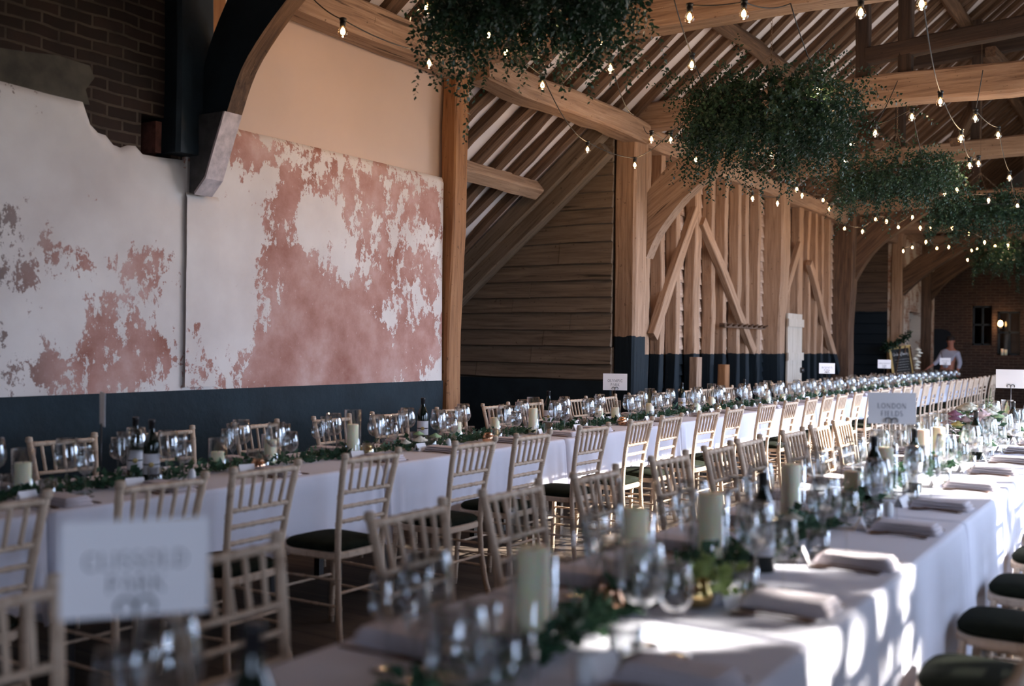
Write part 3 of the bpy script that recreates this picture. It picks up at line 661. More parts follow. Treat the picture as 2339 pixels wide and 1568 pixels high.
# ------------------------------------------------------------------ tables and cloths
TZ = .75
def cloth_mesh(L, Wd, drop, seedv):
    """draped cloth, centred on the table, long axis Y"""
    rr = random.Random(seedv); hx, hy = Wd/2, L/2 - .012; r = .03
    P = []                                                       # perimeter samples: x, y, nx, ny, cornerness
    def seg(a, b, nrm, n):
        for i in range(n): t = i/n; P.append((a[0]+(b[0]-a[0])*t, a[1]+(b[1]-a[1])*t, nrm[0], nrm[1], t, (b[0]-a[0], b[1]-a[1])))
    def corner(c, a0, n=5):
        for i in range(n):
            a = a0 + math.pi/2*i/n; P.append((c[0]+r*math.cos(a), c[1]+r*math.sin(a), math.cos(a), math.sin(a), -1, (0, 0)))
    seg((hx, -hy+r), (hx, hy-r), (1, 0), 110); corner((hx-r, hy-r), 0)
    seg((hx-r, hy), (-hx+r, hy), (0, 1), 40); corner((-hx+r, hy-r), math.pi/2)
    seg((-hx, hy-r), (-hx, -hy+r), (-1, 0), 110); corner((-hx+r, -hy+r), math.pi)
    seg((-hx+r, -hy), (hx-r, -hy), (0, -1), 40); corner((hx-r, -hy+r), -math.pi/2)
    n = len(P); rows = [(.004, -.010), (.000, 0), (-.004, .004), (-.02, .007)] + [(-drop*t, .010 + .012*t) for t in (.12, .25, .4, .55, .7, .85, 1)]
    vs = []; o = rr.uniform(0, 99)
    for ri, (dz, off) in enumerate(rows):
        t = max(0, -dz/drop)
        for (x, y, nx, ny, tt, _) in P:
            ya = abs(y)/hy; longside = abs(nx) > .9
            pleat = 0
            if longside:
                f = mnoise.noise((y*5 + nx*31, o, 0))*.7 + mnoise.noise((y*13 + nx*17, o, 4))*.35
                near_end = max(0, (ya - .80)/.2)
                pleat = t*(.020*f + .028*near_end*math.sin(y*55 + o)*(1 if f > -.2 else .4))
                offx = off + max(-.008, pleat) + .012*t*near_end
            elif abs(ny) > .9: offx = min(off, .008) + .002*math.sin(x*30)*t
            else: offx = off + .03*t
            ox = nx*offx; oy = ny*min(offx, .010)
            zz = dz - (.06*t if (abs(nx) < .95 or ya > .97) else 0)*t
            vs.append((x + ox, y + oy, .005 + zz))
    b = MB(); fs = [(i*n+k, i*n+(k+1)%n, (i+1)*n+(k+1)%n, (i+1)*n+k) for i in range(len(rows)-1) for k in range(n)]
    fs = [tuple(reversed(f)) for f in fs]
    b.add(vs, fs, True)
    # top surface
    b.add([vs[k] for k in range(n)], [tuple(range(n))], False)
    return b.mesh('tablecloth', M['cloth'])
def table_unit(xc, yc, Wd, L, drop, nm, i, edge):
    t = empty('banquet_table', (xc, yc, 0)); tag(t, 'trestle banquet table under the %s cloth of the %s table' % (ordn(i), nm), 'table', 'trestle tables of the %s table' % nm)
    if i in TABME.setdefault(nm, {}): pass
    key = 'm'
    if key not in TABME[nm]:
        b = MB(); b.box((-Wd/2+.01, -L/2+.02, TZ-.03), (Wd/2-.01, L/2-.02, TZ-.004)); top = b.mesh('tabletop', M['rafter'])
        b = MB(); b.box((-.02,-.02,0), (.02,.02,TZ-.03)); leg = b.mesh('leg', M['steel'])
        TABME[nm][key] = (top, leg, [cloth_mesh(L, Wd, drop, 5+k) for k in range(3)])
    top, leg, cm = TABME[nm][key]
    inst('tabletop', top, t)
    for sx in (-1, 1):
        for sy in (-1, 1): inst('leg', leg, t, (sx*(Wd/2-.16), sy*(L/2-.2), 0))
    c = inst('tablecloth', cm[i % 3], None, (xc, yc, TZ)); tag(c, 'white linen tablecloth on the %s table, %s from the near end' % (nm, ordn(i)), 'tablecloth', 'tablecloths of the %s table' % nm)
TABME = {}
BX0, BX1, FX0, FX1 = -4.53, -3.71, -1.60, -.70
PITCH = 2.05
for i in range(12): table_unit((BX0+BX1)/2, .45 + PITCH/2 + PITCH*i, BX1-BX0, PITCH, .37, 'back', i, 0)
for i in range(5): table_unit((FX0+FX1)/2, 1.0 if i == 0 else 2.40 + PITCH/2 + PITCH*(i-1), FX1-FX0, PITCH if i else 2.05, .50, 'front', i, 0) if i else None
table_unit((FX0+FX1)/2, 2.40 - PITCH/2, FX1-FX0, PITCH, .50, 'front', 4, 0) if False else None
t_ = (FX0+FX1)/2
table_unit(t_, 2.40 - PITCH/2, FX1-FX0, PITCH, .50, 'front', 0, 0)

# ------------------------------------------------------------------ chairs
def ringed(b, p0, p1, r, n, seg=8, curve=None):
    """turned bamboo-look spindle with n raised rings; curve: optional list of points"""
    pts = curve or [Vector(p0).lerp(Vector(p1), t/8) for t in range(9)]
    pts = [Vector(p) for p in pts]; b.tube(pts, r, seg)
    L = [0]
    for a, c in zip(pts, pts[1:]): L.append(L[-1] + (c-a).length)
    for k in range(n):
        s = L[-1]*(k+.5)/n; j = max(i for i in range(len(L)) if L[i] <= s + 1e-9); j = min(j, len(pts)-2)
        d = (pts[j+1]-pts[j]).normalized(); c = pts[j] + d*(s-L[j])
        for off in (-.006, .006): b.tube([c+d*(off-.003), c+d*off, c+d*(off+.003)], [r, r*1.22, r], seg, cap=False)
def post_curve(sx):
    pts = [(sx*.188,-.225,0),(sx*.172,-.200,.12),(sx*.158,-.178,.28),(sx*.155,-.170,.43),(sx*.160,-.176,.55),(sx*.170,-.194,.68),(sx*.181,-.216,.80),(sx*.190,-.240,.905)]
    return [Vector(p) for p in pts]
def at_z(sx, z):
    c = post_curve(sx)
    for a, b in zip(c, c[1:]):
        if a.z <= z <= b.z: return a.lerp(b, (z-a.z)/(b.z-a.z))
    return c[-1]
CH = []
def cpart(name, b, mat='lime', mats=None): CH.append((name, b.mesh(name, mats or M[mat])))
for sx in (-1, 1):
    b = MB(); ringed(b, None, None, .0150, 7, 10, post_curve(sx)); b.lathe([(.0150,.895),(.0185,.900),(.0195,.908),(.016,.914),(.0185,.917),(.015,.923),(0,.926)], 10, (sx*.1905, -.242, 0)); cpart('leg', b)
    b = MB(); ringed(b, None, None, .0145, 5, 10, [Vector((sx*(.185-.012*t), .185-.025*t, .43*t)) for t in (0,.25,.5,.75,1)]); cpart('leg', b)
b = MB(); ringed(b, at_z(-1,.885), at_z(1,.885), .0130, 6); cpart('top_rail', b)
for z in (.735, .665, .595):
    b = MB(); ringed(b, at_z(-1,z), at_z(1,z), .0098, 6); cpart('back_rail', b)
for k in range(5):
    t = (k+1)/6; b = MB(); ringed(b, at_z(-1,.738).lerp(at_z(1,.738), t), at_z(-1,.882).lerp(at_z(1,.882), t), .0086, 3, 6); cpart('spindle', b)
for z in (.20, .32):
    for sx in (-1, 1):
        a = at_z(sx, z); f = Vector((sx*(.185-.012*z/.43), .185-.025*z/.43, z)); b = MB(); ringed(b, a, f, .0075, 4, 6); cpart('stretcher', b)
b = MB(); ringed(b, (-.178,.172,.25), (.178,.172,.25), .0075, 4, 6); cpart('stretcher', b)
b = MB(); ringed(b, at_z(-1,.26), at_z(1,.26), .0075, 4, 6); cpart('stretcher', b)
def seat_outline(g=0, n=40):
    out = []
    for i in range(n):
        a = 2*math.pi*i/n; c, s_ = math.cos(a), math.sin(a); e = .55 if s_ > 0 else .35
        x = math.copysign(abs(c)**e, c); y_ = math.copysign(abs(s_)**e, s_); hw = .168 + .024*(y_+1)/2
        out.append(((hw+g)*x, .01 + (.185+g)*y_))
    return out
b = MB(); o = seat_outline(); n = len(o)
rows = [(0,.415,0),(.006,.420,0),(.006,.443,0),(0,.448,0),(-.03,.449,0)]
vs = [(x, y, z) for g, z, _ in rows for x, y in seat_outline(g)]
b.add(vs, [(i*n+k, i*n+(k+1)%n, (i+1)*n+(k+1)%n, (i+1)*n+k) for i in range(len(rows)-1) for k in range(n)] + [tuple(range(n-1,-1,-1)), tuple(range((len(rows)-1)*n, len(rows)*n))], False); cpart('seat_frame', b)
b = MB(); rows = [(-.012,.449),(.000,.456),(.002,.470),(-.012,.484),(-.05,.493),(-.10,.497),(-.155,.498)]
vs = [(x, y, z) for g, z in rows for x, y in seat_outline(g)]
b.add(vs, [(i*n+k, i*n+(k+1)%n, (i+1)*n+(k+1)%n, (i+1)*n+k) for i in range(len(rows)-1) for k in range(n)] + [tuple(range((len(rows)-1)*n, len(rows)*n))], True); cpart('seat_pad', b, 'pad')
cr = random.Random(3)
def chair(x, y, rz, label, group):
    e = empty('ballroom_chair', (x, y, 0), rz); tag(e, label, 'chair', group)
    for nm, me in CH: inst(nm, me, e)
NL = [2.47,2.97,3.69,4.52,5.13,5.91,6.61,7.15,7.89,8.47,9.36,10.0,10.69,11.29,11.9,12.6,13.3,13.96,14.55,15.23,15.9,16.6,17.25,17.9,18.6,19.27,19.85,20.47,21.1,21.7,22.4,23.07,23.67]
NEAR = [1.32, 1.98] + [v + .19 for v in NL]
NEAR[3] = 3.19
for i, y in enumerate(NEAR):
    chair(-3.48 + cr.uniform(-.01,.02) + .002*i, y, math.pi/2 + cr.uniform(-.04,.04), 'limewashed chair, %s from the camera on the aisle side of the back table' % ordn(i), 'chairs on the aisle side of the back table')
FAR = [3.44, 4.12, 4.84, 5.56, 6.18, 6.98, 7.64, 8.25, 9.1]; y = 9.1
FAR = [2.7] + FAR
while y < 23.4: y += .68; FAR.append(y)
for i, y in enumerate(FAR):
    chair(-4.765, y, -math.pi/2 + cr.uniform(-.04,.04), 'limewashed chair, %s from the camera on the wall side of the back table' % ordn(i), 'chairs on the wall side of the back table')
FL = [1.22, 1.88, 2.66, 3.28, 3.91, 4.68, 5.33, 5.84, 6.60, 7.18, 7.74]
for i, y in enumerate(FL):
    chair(-1.825 + cr.uniform(-.012,.012), y, -math.pi/2 + cr.uniform(-.03,.03), 'limewashed chair, %s from the camera on the left side of the front table' % ordn(i), 'chairs on the left side of the front table')
FR = [1.98, 2.70, 3.38, 4.10, 4.80, 5.55, 6.3, 7.0, 7.7]
for i, y in enumerate(FR):
    chair(-.455 + cr.uniform(-.01,.01), y, math.pi/2 + cr.uniform(-.03,.03), 'chair with dark seat, %s from the camera on the front table\'s right side' % ordn(i), 'chairs on the right side of the front table')

# ------------------------------------------------------------------ tableware prototypes
TT = TZ + .0095                                                   # where things stand on the cloth
def glass_parts(prof_bowl, stem_h, r_stem, r_foot, seg=20):
    out = []
    b = MB(); b.lathe(prof_bowl, seg); out.append(('bowl', b.mesh('bowl', M['glass'])))
    b = MB(); b.lathe([(r_stem*1.6, .006), (r_stem, .02), (r_stem*.9, stem_h*.6), (r_stem*1.5, stem_h)], 8); out.append(('stem', b.mesh('stem', M['glass'])))
    b = MB(); b.lathe([(0,.006),(r_stem*1.6,.006),(r_foot*.6,.003),(r_foot,.0015),(r_foot,0),(0,0)], seg); out.append(('foot', b.mesh('foot', M['glass'])))
    b = MB(); b.lathe(prof_bowl, 14); b.lathe([(r_stem, .01), (r_stem, stem_h)], 6); b.lathe([(0,.004),(r_foot,.0015),(r_foot,0)], 14); whole = b.mesh('glass_whole', M['glass'])
    return out, whole
def outer(pr, th=.0012): return pr + [(r - th if r > th else 0, z) for r, z in reversed(pr)][:1]
RED, REDW = glass_parts([(.004,.108),(.025,.112),(.041,.126),(.049,.147),(.049,.168),(.045,.195),(.039,.226),(.0375,.228),(.043,.196),(.047,.168),(.0465,.148),(.039,.129),(.023,.117),(0,.114)], .110, .0040, .038)
WHT, WHTW = glass_parts([(.004,.088),(.018,.092),(.030,.104),(.036,.122),(.035,.142),(.029,.182),(.0278,.184),(.0335,.142),(.0342,.123),(.028,.107),(.016,.096),(0,.095)], .09, .0036, .033)
FLU, FLUW = glass_parts([(.004,.078),(.014,.088),(.022,.112),(.027,.145),(.029,.180),(.030,.215),(.0285,.2155),(.0275,.180),(.025,.145),(.020,.113),(.012,.092),(0,.086)], .08, .0034, .031)
b = MB(); b.lathe([(0,.0),(.032,.0),(.033,.004),(.037,.088),(.0355,.0885),(.0315,.010),(0,.012)], 20); TUM = b.mesh('tumbler', M['glass'])
def napkin_mesh(seedv):
    rr = random.Random(seedv); b = MB(); nx, L, wd = 14, .235, .125
    for lay, (z0, hh, ins) in enumerate(((0, .012, 0), (.012, .013, .004), (.025, .010, .010))):
        vs = []; 
        for i in range(nx+1):
            t = i/nx; x = -L/2 + ins*1.5 + (L - ins*3)*t
            for k in range(12):
                a = 2*math.pi*k/12; c, s_ = math.cos(a), math.sin(a)
                yy = math.copysign(abs(c)**.35, c)*(wd/2 - ins); zz = z0 + hh/2 + math.copysign(abs(s_)**.6, s_)*hh/2 + .0015*mnoise.noise((x*30, yy*30, seedv+lay))
                vs.append((x + .003*mnoise.noise((yy*20, lay, seedv)), yy, max(0, zz)))
        b.add(vs, [(i*12+k, i*12+(k+1)%12, (i+1)*12+(k+1)%12, (i+1)*12+k) for i in range(nx) for k in range(12)] + [tuple(range(11,-1,-1)), tuple(nx*12+k for k in range(12))], True)
    return b.mesh('napkin', M['napkin'])
NAPM = [napkin_mesh(i) for i in range(3)]
def cut_profile(pts, zf, th=.0034):
    pts = [(x, w_*1.3) for x, w_ in pts]                               # flat outline (x along, half width) with a height curve
    vs = []; 
    for x, hw in pts:
        z = zf(x); vs += [(x, -hw, z), (x, hw, z), (x, hw*.8, z+th), (x, -hw*.8, z+th)]
    n = len(pts); b = MB(); b.add(vs, [(i*4+k, (i+1)*4+k, (i+1)*4+(k+1)%4, i*4+(k+1)%4) for i in range(n-1) for k in range(4)] + [(0,1,2,3), tuple((n-1)*4+k for k in (3,2,1,0))], True); return b
b = cut_profile([(-.115,.006),(-.08,.0075),(-.02,.006),(.0,.005),(.01,.009),(.06,.011),(.095,.009),(.112,.002)], lambda x: .001); KNI = b.mesh('knife', M['bronze'])
b = cut_profile([(-.10,.009),(-.06,.007),(0,.0035),(.03,.003),(.045,.009),(.055,.012)], lambda x: .001 + .006*max(0, math.sin((x+.10)*14)))
for k in range(4): b.box((.053, -.0115+k*.0065, .004), (.10, -.0085+k*.0065, .0062))
FOR = b.mesh('fork', M['bronze'])
b = cut_profile([(-.10,.008),(-.05,.006),(.02,.003),(.045,.008),(.065,.018),(.085,.020),(.10,.013),(.108,.003)], lambda x: .001 + .004*max(0, math.sin((x+.10)*14))); SPO = b.mesh('spoon', M['bronze'])
b = MB(); b.prism([(-.022,-.0425,0),(0,-.0425,.048),(.022,-.0425,0),(.0212,-.0425,0),(0,-.0425,.0468),(-.0212,-.0425,0)], (0,.085,0)); CARDM = b.mesh('place_card', M['card'])
b = MB(); b.lathe([(0,0),(.016,0),(.019,.02),(.017,.045),(.010,.058),(0,.062)], 14); SHK = b.mesh('shaker', M['ceramic'])
def wineset(nm, parts, whole, label, cat, x, y, grp, near):
    if near:
        e = empty(nm, (x, y, TT), RND.uniform(0, 6.28)); e.scale = (1.1, 1.1, 1.1); tag(e, label, cat, grp)
        for n_, me in parts: inst(n_, me, e)
    else:
        e = inst(nm, whole, None, (x, y, TT)); e.scale = (1.08, 1.08, 1.1); tag(e, label, cat, grp)
def place(xe, sgn, yc, idx, tname, sname, lvl):
    """one place setting; xe: table edge, sgn: inward direction along x, lvl 0 far .. 2 near"""
    rs = -sgn; j = RND.uniform; where = 'place %s from the camera, %s side of the %s table' % ('%s', sname, tname)
    o = ordn(idx); g = ', %s side of the %s table' % (sname, tname)
    nx = xe + sgn*.145
    e = inst('napkin', NAPM[idx % 3], None, (nx, yc + j(-.01,.01), TT), (0, 0, j(-.08,.08))); tag(e, 'folded stone linen napkin, %s place from the camera%s' % (o, g), 'napkin', 'napkins' + g)
    if lvl >= 1:
        rz0 = 0 if sgn > 0 else math.pi
        tag(inst('knife', KNI, None, (xe + sgn*.145, yc + rs*.095, TT), (0, 0, rz0 + j(-.06,.06))), 'bronze table knife, %s place from the camera%s' % (o, g), 'knife', 'knives' + g)
        tag(inst('fork', FOR, None, (xe + sgn*.150, yc - rs*.092, TT), (0, 0, rz0 + j(-.12,.12))), 'bronze dinner fork, %s place from the camera%s' % (o, g), 'fork', 'forks' + g)
        if lvl >= 2: tag(inst('spoon', SPO, None, (xe + sgn*.150, yc - rs*.128, TT), (0, 0, rz0 + j(-.12,.12))), 'bronze spoon, %s place from the camera%s' % (o, g), 'spoon', 'spoons' + g)
    if lvl >= 1 or idx % 2 == 0:
        tag(inst('place_card', CARDM, None, (xe + sgn*.295, yc - rs*.06 + j(-.02,.02), TT), (0, 0, j(-.35,.35))), 'small white folded place card, %s place from the camera%s' % (o, g), 'place card', 'place cards' + g)
    gx = xe + sgn*.27; near = lvl >= 1
    wineset('wine_glass', RED, REDW, 'large empty wine glass, %s place from the camera%s' % (o, g), 'wine glass', gx + sgn*.015 + j(-.01,.01), yc + rs*.115 + j(-.01,.01), 'large wine glasses' + g, near)
    wineset('wine_glass', WHT, WHTW, 'small empty wine glass, %s place from the camera%s' % (o, g), 'wine glass', gx - sgn*.045 + j(-.008,.008), yc + rs*.175 + j(-.01,.01), 'small wine glasses' + g, near)
    wineset('champagne_flute', FLU, FLUW, 'empty champagne flute, %s place from the camera%s' % (o, g), 'glass', gx + sgn*.04 + j(-.006,.006), yc + rs*.205 + j(-.008,.008), 'champagne flutes' + g, near)
    if lvl >= 1 or idx % 2: tag(inst('water_tumbler', TUM, None, (gx + sgn*.01, yc + rs*.03 + j(-.01,.01), TT)), 'short clear water tumbler, %s place from the camera%s' % (o, g), 'glass', 'water tumblers' + g)
for i, y in enumerate(NEAR): place(BX1, -1, y, i, 'back', 'aisle', 2 if y < 5 else (1 if y < 12.5 else 0))
for i, y in enumerate(FAR): place(BX0, 1, y, i, 'back', 'wall', 1 if y < 8 else 0)
FLP = FL + [8.4, 9.1, 9.8]; FRP = [1.3] + FR + [8.4, 9.1, 9.8]
for i, y in enumerate(FLP): place(FX0, 1, y, i, 'front', 'left', 2 if y < 7.9 else 1)
for i, y in enumerate(FRP): place(FX1, -1, y, i, 'front', 'right', 2)

# ------------------------------------------------------------------ candles, votives, bottles
def vase_mesh(h, r=.048):
    b = MB(); b.lathe([(r,.004),(r,h),(r-.0025,h),(r-.0028,h-.006)], 28); b.lathe([(0,0),(r*.98,0),(r,.004)], 28); return b.mesh('hurricane_vase', M['glass'])
VM = {h: vase_mesh(h, .055 if h == .31 else .048) for h in (.17, .20, .28, .31)}
CM = {}
for h in (.09, .13, .185, .22):
    k = .0375 if h == .22 else .034; b = MB(); b.lathe([(0,0),(k-.001,0),(k,.004),(k,h-.004),(k-.003,h),(.012,h-.002),(0,h-.004)], 24); w_ = b.mesh('wax', M['wax']); b = MB(); b.tube([(0,0,h-.005),(.001,0,h+.004),(.003,0,h+.011)], .0013, 5); CM[h] = (w_, b.mesh('wick', M['wick']))
cn = [0, 0]
def candle(x, y, hv, hc, table, ti):
    o = ordn(cn[ti]); cn[ti] += 1
    tag(inst('hurricane_vase', VM[hv], None, (x, y, TT)), 'clear glass cylinder holding the %s candle from the camera on the %s table' % (o, table), 'candle holder', 'glass cylinders on the %s table' % table)
    e = empty('pillar_candle', (x, y, TT + .0105)); tag(e, 'ivory pillar candle, %s from the camera along the %s table' % (o, table), 'candle', 'pillar candles on the %s table' % table)
    inst('wax', CM[hc][0], e); inst('wick', CM[hc][1], e)
def at_line(px, x):                                               # where the sight line over a table meets the line x
    lo, hi = .2, 60
    for _ in range(50):
        mid = (lo+hi)/2; c = RW.transposed() @ Vector((x, mid, .75-CAMZ))
        if CX + FPX*c.x/c.y < px: lo = mid
        else: hi = mid
    return lo
back = [(52,.20,.13,-4.2),(497,.17,.09,-4.2),(617,.17,.13,-4.17),(805,.28,.185,-4.08),(1042,.20,.13,-4.15),(1130,.20,.13,-4.2),(1217,.28,.185,-4.1),(1368,.20,.13,-4.15),(1405,.20,.13,-4.1),(1483,.28,.13,-4.15),(1590,.20,.13,-4.1),(1625,.28,.13,-4.2)]
for px, hv, hc, x in back: candle(x, at_line(px, x), hv, hc, 'back', 0)
y = 12.2
while y < 24: candle(-4.12 + RND.uniform(-.04,.04), y, RND.choice((.17,.20,.28)), RND.choice((.09,.13,.13)), 'back', 0); y += RND.uniform(.5, .8)
front = [(1215,.31,.22,-1.20),(1448,.31,.22,-1.26),(1622,.31,.22,-1.20),(1805,.31,.22,-1.25),(1945,.20,.13,-1.2),(2020,.31,.22,-1.12),(2105,.31,.22,-1.2),(2142,.31,.22,-1.16),(2250,.20,.13,-1.2),(2300,.28,.13,-1.15)]
for px, hv, hc, x in front: candle(x, at_line(px, x), hv, hc, 'front', 1)
b = MB(); b.lathe([(.004,.0),(.030,.002),(.040,.018),(.042,.034),(.036,.052),(.028,.062),(.030,.068),(.028,.068),(.026,.062),(.033,.050),(.038,.034),(.034,.010),(0,.006)], 20)
VOT = [b.mesh('votive', M['goldglass']), None]; VOT[1] = b.mesh('votive', M['copper'])
for i, (px, x, k, tn) in enumerate([(590,-4.0,1,'back'),(838,-4.05,0,'back'),(1115,-3.97,1,'back'),(1421,-3.97,1,'back'),(1395,-1.2,1,'front'),(1595,-1.05,0,'front'),(1640,-4.0,0,'back')]):
    tag(inst('votive_holder', VOT[k], None, (x, at_line(px, x), TT)), ['gold', 'copper'][k] + ' mercury glass votive, %s one from the camera on the %s table' % (ordn([0,1,2,3,0,1,4][i]), tn), 'candle holder')
for i, (px, x) in enumerate([(438,-3.98),(1024,-3.98),(1680,-3.98),(1335,-1.0),(2030,-.98)]):
    e = empty('salt_shaker', (x, at_line(px, x), TT)); tag(e, 'white ceramic shaker, %s' % ['at the left of the back table by the second chair', 'before the flowers at the middle of the back table', 'right of centre on the back table', 'in the foreground on the front table', 'behind the bottle on the front table'][i], 'shaker')
    inst('body', SHK, e)
BP = [(0,0),(.036,0),(.0375,.004),(.0375,.175),(.034,.200),(.022,.228),(.0145,.245),(.0135,.290)]
b = MB(); b.lathe(BP, 24); b1 = b.mesh('bottle_body', M['bottle'])
b = MB(); b.lathe([(.0142,.250),(.0145,.288),(.0155,.290),(.0155,.300),(.013,.302),(0,.302)], 18); b2 = b.mesh('foil_capsule', M['foil'])
b = MB(); b.lathe([(.0380,.05),(.0380,.145)], 24); b3 = b.mesh('bottle_label', M['label'])
b = MB(); b.lathe([(0,.0),(.012,0),(.012,.003),(.009,.004),(0,.004)], 16); b4 = b.mesh('label_seal', M['gold'])
b = MB(); b.lathe([(.0383,.092),(.0383,.098)], 24); b5 = b.mesh('label_band', M['foil'])
for i, (px, x) in enumerate([(345,-4.05),(308,-4.25),(965,-4.35),(1252,-4.3),(1557,-4.3),(1700,-4.25),(570,-1.05),(1740,-1.06),(2087,-1.05),(2228,-1.05),(2313,-1.02),(1995,-1.1)]):
    e = empty('wine_bottle', (x, at_line(px, x), TT), RND.uniform(0, 6)); tag(e, 'dark wine bottle ' + ['with white gold-seal label at the left of the back table', 'partly hidden behind the labelled bottle at far left', 'against the dado beside the orange post', 'in front of the boarded wall on the back table',
        'before the black studs on the back table', 'sixth along the back table', 'nearest the camera, out of focus behind the nearest sign', 'beside the large candle on the front table', 'standing right of the London Fields card', 'in front of the flower arrangement', 'beneath the blank white card at the right edge', 'left of the London Fields bottle, lying low'][i].replace('lying low', 'farther back'), 'bottle')
    for n_, me in (('bottle_body', b1), ('foil_capsule', b2), ('bottle_label', b3), ('label_band', b5)): inst(n_, me, e)
    ang = math.atan2(-e.location.y, -e.location.x); e.rotation_euler.z = ang
    inst('label_seal', b4, e, (.0382, 0, .095), (0, math.pi/2, 0))

# ------------------------------------------------------------------ garlands
def garland(xc, y0, y1, dens, wid, hgt, label, seedv, leafsz=.042):
    rr = random.Random(seedv); b = MB(); st = MB(); y = y0; pts = []
    while y < y1: pts.append((xc + .03*math.sin(y*2.3+seedv), y, TT + .02 + .012*math.sin(y*5))); y += .12
    st.tube(pts, .005, 5)
    for _ in range(int((y1-y0)*dens)):
        y = rr.uniform(y0, y1); thick = .75 + .45*mnoise.noise((y*1.3, seedv, 0))
        a = rr.uniform(0, math.pi); q = abs(rr.gauss(0, .6)); q = min(q, 1.4)*thick
        x = xc + .03*math.sin(y*2.3+seedv) + math.cos(a)*wid*q; z = TT + .012 + math.sin(a)*hgt*q*rr.uniform(.3, 1)
        d = Vector((math.cos(a) + rr.uniform(-.6,.6), rr.uniform(-1,1), abs(math.sin(a))*.6 + rr.uniform(-.3,.4)))
        b.leaf(Vector((x, y, z)), d, leafsz*rr.uniform(.6, 1.3), leafsz*rr.uniform(.45, .9))
    e = empty('greenery_garland', (0, 0, 0)); tag(e, label, 'garland'); g = b.build('foliage', M['leaft'], e); st.build('stem', M['stem'], e); g['kind'] = 'stuff'
garland(-4.12, .5, 24.6, 300, .085, .085, 'long eucalyptus garland along the middle of the back table', 2)
garland(-1.17, .6, 9.9, 420, .095, .09, 'long leafy garland along the middle of the front table', 5, .046)
# ------------------------------------------------------------------ flowers
def bloom(b, c, r, seedv, mi=0):
    rr = random.Random(seedv); c = Vector(c)
    for lay in range(5):
        k = 5 + lay*2; rad = r*(.25 + .19*lay)
        for i in range(k):
            a = 6.283*(i/k) + lay*.4 + rr.uniform(-.1,.1); u = Vector((math.cos(a), math.sin(a), 0)); tilt = .9 - lay*.20
            top = c + u*rad*(1-tilt*.35) + Vector((0,0,r*(.55-.12*lay))); basep = c + u*rad*.35 - Vector((0,0,r*.35)); side = Vector((-u.y, u.x, 0))*rad*.62
            mid = (top+basep)/2 + u*rad*.35
            b.add([basep, mid - side, mid + side, top - side*.7, top + side*.7, top + Vector((0,0,r*.08)), mid + u*r*.08], [(0,1,6),(0,6,2),(1,3,5,6),(6,5,4,2)], True, mi)
fa = empty('flower_arrangement', (-1.12, at_line(2232, -1.12), TT)); tag(fa, 'arrangement of cream, blush and mauve roses with tall green snapdragons on the front table', 'flowers')
b = MB(); b.lathe([(0,0),(.05,0),(.06,.05),(.05,.11),(.045,.16),(.05,.17),(.043,.165),(.04,.11),(.05,.05),(0,.012)], 20); b.build('vase', M['glass'], fa)
ax = RW @ Vector((1,0,0)); fl_ = [(-.10,.25,'mauve',.035),(-.125,.22,'mauve',.03),(-.08,.21,'blush',.035),(-.03,.29,'cream',.048),(-.055,.31,'cream',.03),(.03,.255,'blush',.05),(.075,.26,'cream',.045),(.105,.285,'cream',.035),(.05,.20,'cream',.05),(.01,.22,'blush',.04),
      (.10,.21,'cream',.035),(-.115,.185,'yellow',.03),(-.15,.19,'blush',.028),(.13,.24,'palegreen',.03),(.09,.17,'cream',.04),(-.02,.18,'cream',.04),(-.07,.17,'palegreen',.03)]
for i, (u, z, c, r) in enumerate(fl_):
    b = MB(); r *= 1.25; p = Vector((ax.x*u*1.15, ax.y*u*1.15, 0)) + Vector((RND.uniform(-.04,.02), RND.uniform(-.05,.01), 0)); bloom(b, (p.x, p.y, z), r, i); b.tube([(p.x*.2, p.y*.2, .1), (p.x*.7, p.y*.7, z*.7), (p.x, p.y, z-r*.3)], .002, 5, mi=1)
    b.build('rose', [M['petal_'+c], M['stem']], fa)
for u, h in ((.085,.43),(.055,.36),(-.06,.36)):
    b = MB(); p = Vector((ax.x*u, ax.y*u, 0)); b.tube([(p.x*.2,p.y*.2,.1), (p.x*.8,p.y*.8,h*.6), (p.x,p.y,h)], .002, 5, mi=1)
    for k in range(30):
        t = k/30; c = Vector((p.x, p.y, h*(.55+.45*t))); a = k*2.4; b.leaf(c, Vector((math.cos(a), math.sin(a), .5)), .03*(1.15-t), .024*(1.15-t))
    b.build('snapdragon', [M['petal_palegreen'], M['stem']], fa)
b = MB()
for k in range(70):
    a = RND.uniform(0, 6.28); r = RND.uniform(.03, .13); b.leaf(Vector((math.cos(a)*r, math.sin(a)*r, RND.uniform(.12, .28))), Vector((math.cos(a), math.sin(a), RND.uniform(-.3,.8))), .06, .03)
b.build('foliage', M['leaft'], fa)
tf = empty('table_posy', (-4.0, at_line(960, -4.0), TT)); tag(tf, 'cream and pale green blooms tucked in the back table garland near the orange post', 'flowers')
for i, (dx, dy, z, r, c) in enumerate([(0,0,.07,.040,'cream'),(.02,.13,.085,.034,'palegreen'),(-.03,-.11,.06,.03,'cream'),(-.06,.06,.10,.03,'palegreen')]):
    b = MB(); bloom(b, (dx, dy, z), r, i+50); b.build('rose', M['petal_'+c], tf)
tf = empty('table_posy', (-1.1, at_line(1810, -1.1), TT)); tag(tf, 'single white bloom in the front table garland beside the dark bottle', 'flowers')
b = MB(); bloom(b, (0, 0, .10), .03, 77); b.build('rose', M['petal_cream'], tf)
tf = empty('table_posy', (-1.05, at_line(1620, -1.05), TT)); tag(tf, 'sunlit pale green sprigs at the foot of the tall front table candle', 'flowers')
b = MB()
